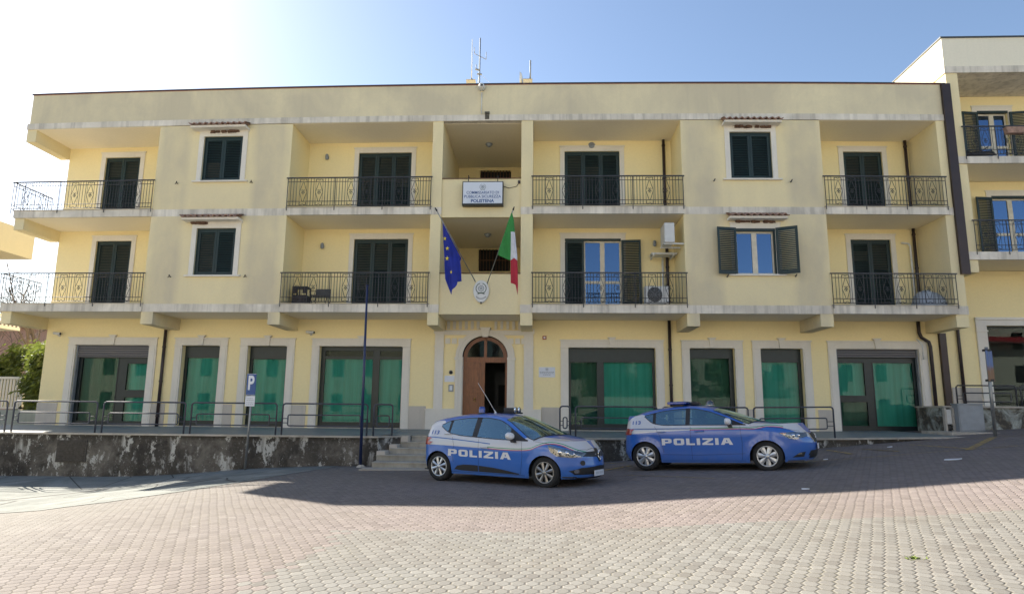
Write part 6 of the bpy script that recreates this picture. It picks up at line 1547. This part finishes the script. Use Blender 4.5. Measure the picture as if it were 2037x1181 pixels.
CL = dict(paint_name='clio_livery' if False else 'small_hatch_livery', blue=(.022,.135,.50), xr=-.62, xf=3.42, W=.866, wb=2.589, Ra=.345, za=.29, rw_=.305, rim_r=.205, floor=.22,
  plan=(2.40, -.12, 2.7, 2.1, 2.8, 2.3), cuts=[.0,.13,.21,.27,.86,.99,1.04,1.58,1.77,2.08,2.22,2.34,.40,-.27,-.47],
  sill=[(-.62,.30),(-.40,.26),(-.35,.19),(.35,.175),(2.2,.175),(2.95,.19),(3.42,.20)],
  shoulder=[(-.62,.86),(-.3,.93),(.2,.945),(.9,.925),(1.5,.90),(2.05,.885),(2.4,.89),(2.75,.865),(3.0,.81),(3.2,.755),(3.42,.70)],
  dlo_b=[(.0,1.16),(.05,1.12),(.13,1.07),(.3,1.005),(.58,.965),(.93,.945),(1.4,.92),(2.05,.90),(2.25,.90)],
  dlo_t=[(.0,1.17),(.10,1.24),(.25,1.285),(.5,1.32),(.8,1.345),(1.17,1.345),(1.46,1.30),(1.64,1.225),(1.84,1.105),(2.16,.92),(2.22,.905)],
  rail=[(-.62,.90),(-.5,1.0),(-.36,1.16),(-.27,1.24),(.0,1.30),(.32,1.36),(.8,1.395),(1.2,1.395),(1.5,1.345),(1.7,1.265),(1.9,1.15),(2.2,.965),(2.34,.915),(2.6,.90),(3.0,.84),(3.2,.785),(3.42,.72)],
  centre=[(-.62,.92),(-.55,.98),(-.47,1.05),(-.30,1.27),(-.26,1.335),(.0,1.375),(.4,1.425),(.9,1.448),(1.3,1.435),(1.62,1.40),(1.9,1.30),(2.3,1.135),(2.6,1.01),(2.8,.975),(3.0,.93),(3.2,.86),(3.32,.80),(3.42,.72)],
  side=[(0,.925),(.12,.955),(.35,.975),(.55,.985),(.75,1.0),(.9,.99),(1.0,.965)], tumble=.40, tumble2=.32, crown=2.2,
  bow=[(-.62,0),(-.45,-.06),(-.2,-.04),(.2,0),(1.2,.02),(1.6,.06),(2.0,.16),(2.34,.27),(2.8,.12),(3.2,.0)],
  nose=[(.19,-.10),(.28,-.02),(.42,.0),(.55,-.02),(.66,-.03),(.74,-.10),(.85,-.2),(1.0,-.3)], tail=[(.25,.10),(.4,.0),(.6,.02),(.8,.05),(.95,.07),(1.1,.12),(1.35,.1)],
  win=(.0,2.22), pillars=[(.21,.27),(.86,.99),(1.77,2.3)], ws=(1.58,2.34), rw=(-.47,-.27), doors=(.40,1.04,2.08),
  seams=[[(1.04,.93),(1.045,.6),(1.04,.24)],[(2.08,.89),(2.10,.6),(2.05,.24)],[(.36,.93),(.42,.75),(.36,.62),(.40,.42)],[(.30,.22),(2.15,.22)],[(2.34,.90),(2.7,.86),(3.0,.79)],[(-.3,.9),(-.58,.72)]],
  topseams=[[(3.18,-.55),(3.28,-.3),(3.30,0),(3.28,.3),(3.18,.55)]],
  cabin=(-.30,2.25,.80), seats=(.35,1.35),
  word=(.27,1.84,.545,.52,.14), num=(-.12,1.02,.085,.20),
  headlight=[(2.66,.845),(2.74,.70),(2.86,.625),(3.10,.60),(3.26,.615),(3.30,.68),(3.16,.73),(2.92,.78)],
  headdark=[(2.68,.79),(2.76,.70),(2.87,.635),(3.10,.612),(3.24,.63),(3.10,.65),(2.9,.66),(2.82,.72),(2.80,.775)],
  bulbs=[(2.90,.70,.05),(3.03,.68,.045),(3.14,.665,.03)], tail_lamp=[(-.585,.90),(-.42,.925),(-.30,.915),(-.40,.84),(-.50,.765),(-.585,.755)], tail_rear=[(.45,.76),(.86,.76),(.86,.92),(.55,.92)],
  front=[('upper_grille','black','x',[[(.0,.60),(.50,.625),(.62,.66),(.62,.70),(.0,.715)]],.006), ('lower_grille','black','x',[[(0,.28),(.62,.28),(.70,.35),(.52,.41),(0,.44)]],.006),
         ('fog_lamp','chrome','x',[[(.565,.315),(.60,.30),(.63,.315),(.64,.35),(.62,.38),(.58,.385),(.56,.35)]],.016), ('parking_cap','black','x',[[(.50+.05*math.cos(a),.50+.05*math.sin(a)) for a in [i*math.pi/5 for i in range(10)]]],.008),
         ('chin_spoiler','plastic','x',[[(0,.20),(.55,.20),(.60,.225),(0,.225)]],.008), ('badge_surround','black','x',[[(0,.50),(.05,.55),(.11,.66),(.08,.75),(0,.77)]],.010),
         ('door_trim','plastic','y',[[(.42,.27),(.50,.345),(.66,.375),(.92,.375),(1.03,.37),(1.03,.245),(.6,.25)],[(1.055,.37),(1.4,.345),(1.72,.305),(2.02,.255),(2.02,.235),(1.055,.245)]],.006)],
  badge=(.635,.0), badge_shape=[(0,.115),(.055,0),(0,-.115),(-.055,0)], plate=(-.05,.30,.22), mirror=(1.86,.985), handles=((1.10,.745),(.13,.99)), steer=0, spokes=8, sp=(.018,.026,.034), rim_mat=('rim','rimd'),
  band_lo=[(-1,.76),(.0,.76),(.38,.75),(1.03,.73),(1.57,.705),(2.05,.705),(2.28,.725),(2.45,.79),(2.62,.84),(2.78,.85),(2.92,.825),(3.06,.765),(3.2,.70),(3.5,.60)],
  band_up=[(-1,1.04),(-.5,1.05),(-.38,1.16),(-.25,1.235),(-.1,1.27),(.02,1.27),(.10,1.15),(.2,1.06),(.5,1.0),(.95,.96),(1.9,.93),(2.1,.94),(2.25,1.02),(2.4,1.2),(3.5,1.2)],
  band_in=[(-1,0),(2.2,0),(2.3,.62),(2.5,.60),(2.85,.42),(3.1,.18),(3.25,.06),(3.5,.0)],
  blue_line=[(-1,.935),(-.21,.92),(.38,.89),(1.02,.845),(1.44,.815),(3,.8)], tri0=1.28, tri1=3.3)
LE = dict(paint_name='five_door_livery', blue=(.018,.115,.46), xr=-.64, xf=3.60, W=.905, wb=2.636, Ra=.355, za=.30, rw_=.315, rim_r=.215, floor=.21,
  plan=(2.45, -.12, 2.8, 2.1, 2.8, 2.3), cuts=[.0,.20,.27,.95,1.05,1.56,1.96,2.13,2.25,2.30,.42,-.20,-.46],
  sill=[(-.64,.30),(-.40,.25),(-.36,.19),(.36,.18),(2.25,.18),(3.0,.20),(3.60,.22)],
  shoulder=[(-.64,.88),(-.3,.97),(.2,.99),(.9,.985),(1.5,.975),(2.05,.965),(2.35,.965),(2.75,.925),(3.0,.885),(3.3,.81),(3.60,.72)],
  dlo_b=[(.0,1.22),(.04,1.18),(.11,1.11),(.22,1.045),(.46,1.005),(1.05,.998),(1.64,.99),(2.25,.98)],
  dlo_t=[(.0,1.225),(.1,1.255),(.2,1.28),(.45,1.33),(.7,1.355),(1.0,1.37),(1.18,1.36),(1.5,1.285),(1.86,1.14),(2.1,1.03),(2.23,.985)],
  rail=[(-.64,.93),(-.5,1.02),(-.32,1.14),(-.20,1.22),(.0,1.29),(.32,1.36),(.7,1.405),(1.1,1.415),(1.4,1.37),(1.6,1.30),(1.9,1.175),(2.2,1.035),(2.32,.99),(2.6,.965),(3.0,.91),(3.3,.835),(3.60,.74)],
  centre=[(-.64,.96),(-.56,1.02),(-.46,1.10),(-.25,1.25),(-.18,1.33),(.1,1.385),(.5,1.435),(.9,1.455),(1.3,1.435),(1.6,1.38),(1.9,1.275),(2.3,1.13),(2.55,1.045),(2.8,1.015),(3.1,.965),(3.35,.89),(3.5,.82),(3.60,.74)],
  side=[(0,.93),(.12,.96),(.30,.965),(.42,.975),(.62,.985),(.78,1.0),(.9,.99),(1.0,.96)], tumble=.42, tumble2=.30, crown=2.2,
  bow=[(-.64,0),(-.45,-.06),(-.2,-.04),(.2,0),(1.2,.02),(1.6,.06),(2.0,.15),(2.30,.26),(2.8,.12),(3.3,.0)],
  nose=[(.2,-.12),(.3,-.03),(.45,.0),(.6,.0),(.72,-.04),(.82,-.10),(.9,-.2),(1.1,-.3)], tail=[(.25,.10),(.4,.0),(.6,.02),(.8,.05),(.95,.08),(1.1,.12),(1.35,.1)],
  win=(.0,2.25), pillars=[(.20,.27),(.95,1.05),(1.96,2.3)], ws=(1.56,2.30), rw=(-.46,-.20), doors=(.42,1.05,2.13),
  seams=[[(1.06,.97),(1.06,.6),(1.06,.24)],[(2.13,.96),(2.15,.6),(2.12,.24)],[(.25,.98),(.36,.78),(.40,.60),(.43,.40)],[(.30,.22),(2.2,.22)],[(.4,.36),(1.2,.345),(2.2,.375)],[(-.15,.94),(1.0,.915),(2.2,.92),(2.6,.88)],[(2.32,.965),(2.7,.93),(3.0,.89),(3.3,.83)]],
  topseams=[[(3.36,-.55),(3.46,-.3),(3.48,0),(3.46,.3),(3.36,.55)]],
  cabin=(-.30,2.25,.86), seats=(.38,1.38),
  word=(.40,1.96,.565,.565,.145), num=(-.18,1.075,.085,.20),
  headlight=[(2.90,.80),(3.10,.68),(3.24,.66),(3.34,.70),(3.44,.72),(3.40,.785),(3.2,.815)],
  headdark=[(3.30,.68),(3.44,.715),(3.42,.785),(3.30,.80),(3.28,.76)],
  bulbs=[(3.16,.735,.045),(3.26,.735,.04)], amber=[(2.93,.80),(3.01,.755),(3.05,.80)], tail_lamp=[(-.60,.93),(-.46,.945),(-.34,.935),(-.44,.85),(-.52,.79),(-.60,.78)], tail_rear=[(.42,.80),(.88,.80),(.88,.93),(.5,.93)],
  front=[('upper_grille','black','x',[[(.0,.58),(.28,.60),(.36,.68),(.34,.77),(.0,.80)]],.006), ('grille_frame','chrome','x',[[(.28,.585),(.31,.59),(.40,.70),(.36,.79),(.34,.78),(.365,.69)]],.010), ('lower_grille','black','x',[[(0,.27),(.46,.27),(.52,.33),(.46,.42),(0,.44)]],.006),
         ('fog_recess','black','y',[[(3.12,.29),(3.34,.30),(3.38,.40),(3.28,.39)]],.006), ('fog_lamp','chrome','y',[[(3.20,.345),(3.30,.35),(3.31,.385),(3.26,.385)]],.012), ('chin_spoiler','plastic','x',[[(0,.205),(.6,.205),(.6,.23),(0,.23)]],.006)],
  badge=(.70,.0), badge_shape=[(-.05,.05),(.05,.05),(.05,.005),(-.05,-.005),(-.05,-.05),(.05,-.05)], plate=(0,.50,.26), mirror=(1.88,1.055), handles=((1.16,.86),(.30,.86)), steer=-3, spokes=7, sp=(.018,.044,.052), rim_mat=('rim','rim'),
  band_lo=[(-1,.80),(-.4,.815),(.13,.85),(1.05,.885),(1.7,.89),(2.2,.89),(2.42,.885),(2.56,.91),(2.70,.93),(2.95,.91),(3.15,.85),(3.3,.78),(3.5,.68),(3.7,.6)],
  band_up=[(-1,1.07),(-.5,1.08),(-.3,1.19),(-.12,1.26),(0,1.245),(.08,1.15),(.2,1.06),(.5,1.02),(1.0,1.01),(1.9,1.0),(2.12,1.0),(2.3,1.06),(2.4,1.3),(3.7,1.3)],
  band_in=[(-1,0),(2.15,0),(2.25,.66),(2.6,.68),(3.0,.58),(3.25,.42),(3.6,.30)],
  blue_line=[(-1,.94),(-.47,.935),(.13,.93),(1.05,.925),(2.0,.92),(3,.9)], tri0=1.05, tri1=3.0)

carA = car_root('police_car', 'blue and white compact patrol car with whip aerial, before the marble steps', -2.195, 14.62, R(28.5), .004, 0.008, 2.589, .82)
projA, gA, _ = build_car(CL, carA)
carB = car_root('police_car', 'blue and white patrol car with flat blue roof light bar, right of the smaller one', 2.44, 15.72, R(24), .185, .285, 2.636, .86)
projB, gB, _ = build_car(LE, carB)
# roof equipment, small car: two blue beacons, a lamp and the whip
def beacon(root, x, y, z, name='beacon', r_=.07, h=.13):
    mb = MB(); mb.lathe([(r_+.02,0),(r_+.02,.03),(r_,.035),(r_,.04)], (x,y,z-.02), 'z', 20, cap=True); b_ = mb.build(name, M['black'], root, local=True)
    mb = MB(); mb.lathe([(r_,.0),(r_,h*.75),(r_*.85,h),(0,h+.01)], (x,y,z+.015), 'z', 20); mb.build('dome', M['bluelens'], b_, local=True)
z = projA(.75, -.25, 'z', 0).z
beacon(carA, .72, -.25, z); beacon(carA, 1.02, .42, z-.01, h=.12)
mb = MB(); mb.box(1.08,1.40,.02,.40,z-.0,z+.035); mb.box(1.10,1.36,.04,.38,z+.035,z+.13); fl_ = mb.build('roof_lamp', M['plastic'], carA, local=True, bevel=.02)
mb = MB(); mb.lathe([(0,.01),(.055,.012),(.07,.0)], (1.365,.12,z+.085), 'x', 16); mb.lathe([(0,.01),(.055,.012),(.07,.0)], (1.365,.29,z+.085), 'x', 16); mb.build('lamp_glass', M['chrome'], fl_, local=True)
mb = MB(); mb.lathe([(.03,0),(.022,.03),(.01,.05)], (.98,-.1,z), 'z', 12); mb.tube([(.98,-.1,z+.03),(.74,-.1,z+.36),(.50,-.1,z+.68)], .006, 6, r2=.004); mb.tube([(.98,-.1,z+.03),(.95,-.1,z+.075)], .013, 8); mb.build('whip_aerial', M['white_p'], carA, local=True)
# roof equipment, five-door car: flat blue bar, dark loudspeaker, glass lamp, fin
z = projB(.95, 0, 'z', 0).z
mb = MB(); mb.box(.62,.86,-.50,.50,z-.03,z+.02); lb_ = mb.build('light_bar', M['black'], carB, local=True, bevel=.01)
mb = MB(); mb.box(.50,.93,-.56,.0,z+.02,z+.085); mb.build('blue_lens', M['bluelens'], lb_, local=True, bevel=.02)
mb = MB(); mb.box(.60,.90,.02,.56,z+.02,z+.085); mb.build('blue_lens', M['bluelens'], lb_, local=True, bevel=.02)
mb = MB(); mb.prism([(.95,z-.0),(1.16,z-.0),(1.12,z+.075),(.98,z+.085)], -.18, .18); mb.build('loudspeaker', M['plastic'], carB, local=True, bevel=.02)
mb = MB(); mb.lathe([(.10,-.02),(.10,.0),(.085,.06),(.05,.095),(0,.11)], (1.38,-.0,z), 'z', 20); mb.build('search_lamp', M['lensclear'], carB, local=True)
mb = MB(); mb.box(1.29,1.47,-.09,.09,z-.03,z+.012); mb.lathe([(0,.0),(.05,.02),(.06,.06)], (1.38,0,z+.01), 'z', 14); mb.build('lamp_base', M['refl'], carB, local=True, bevel=.01)
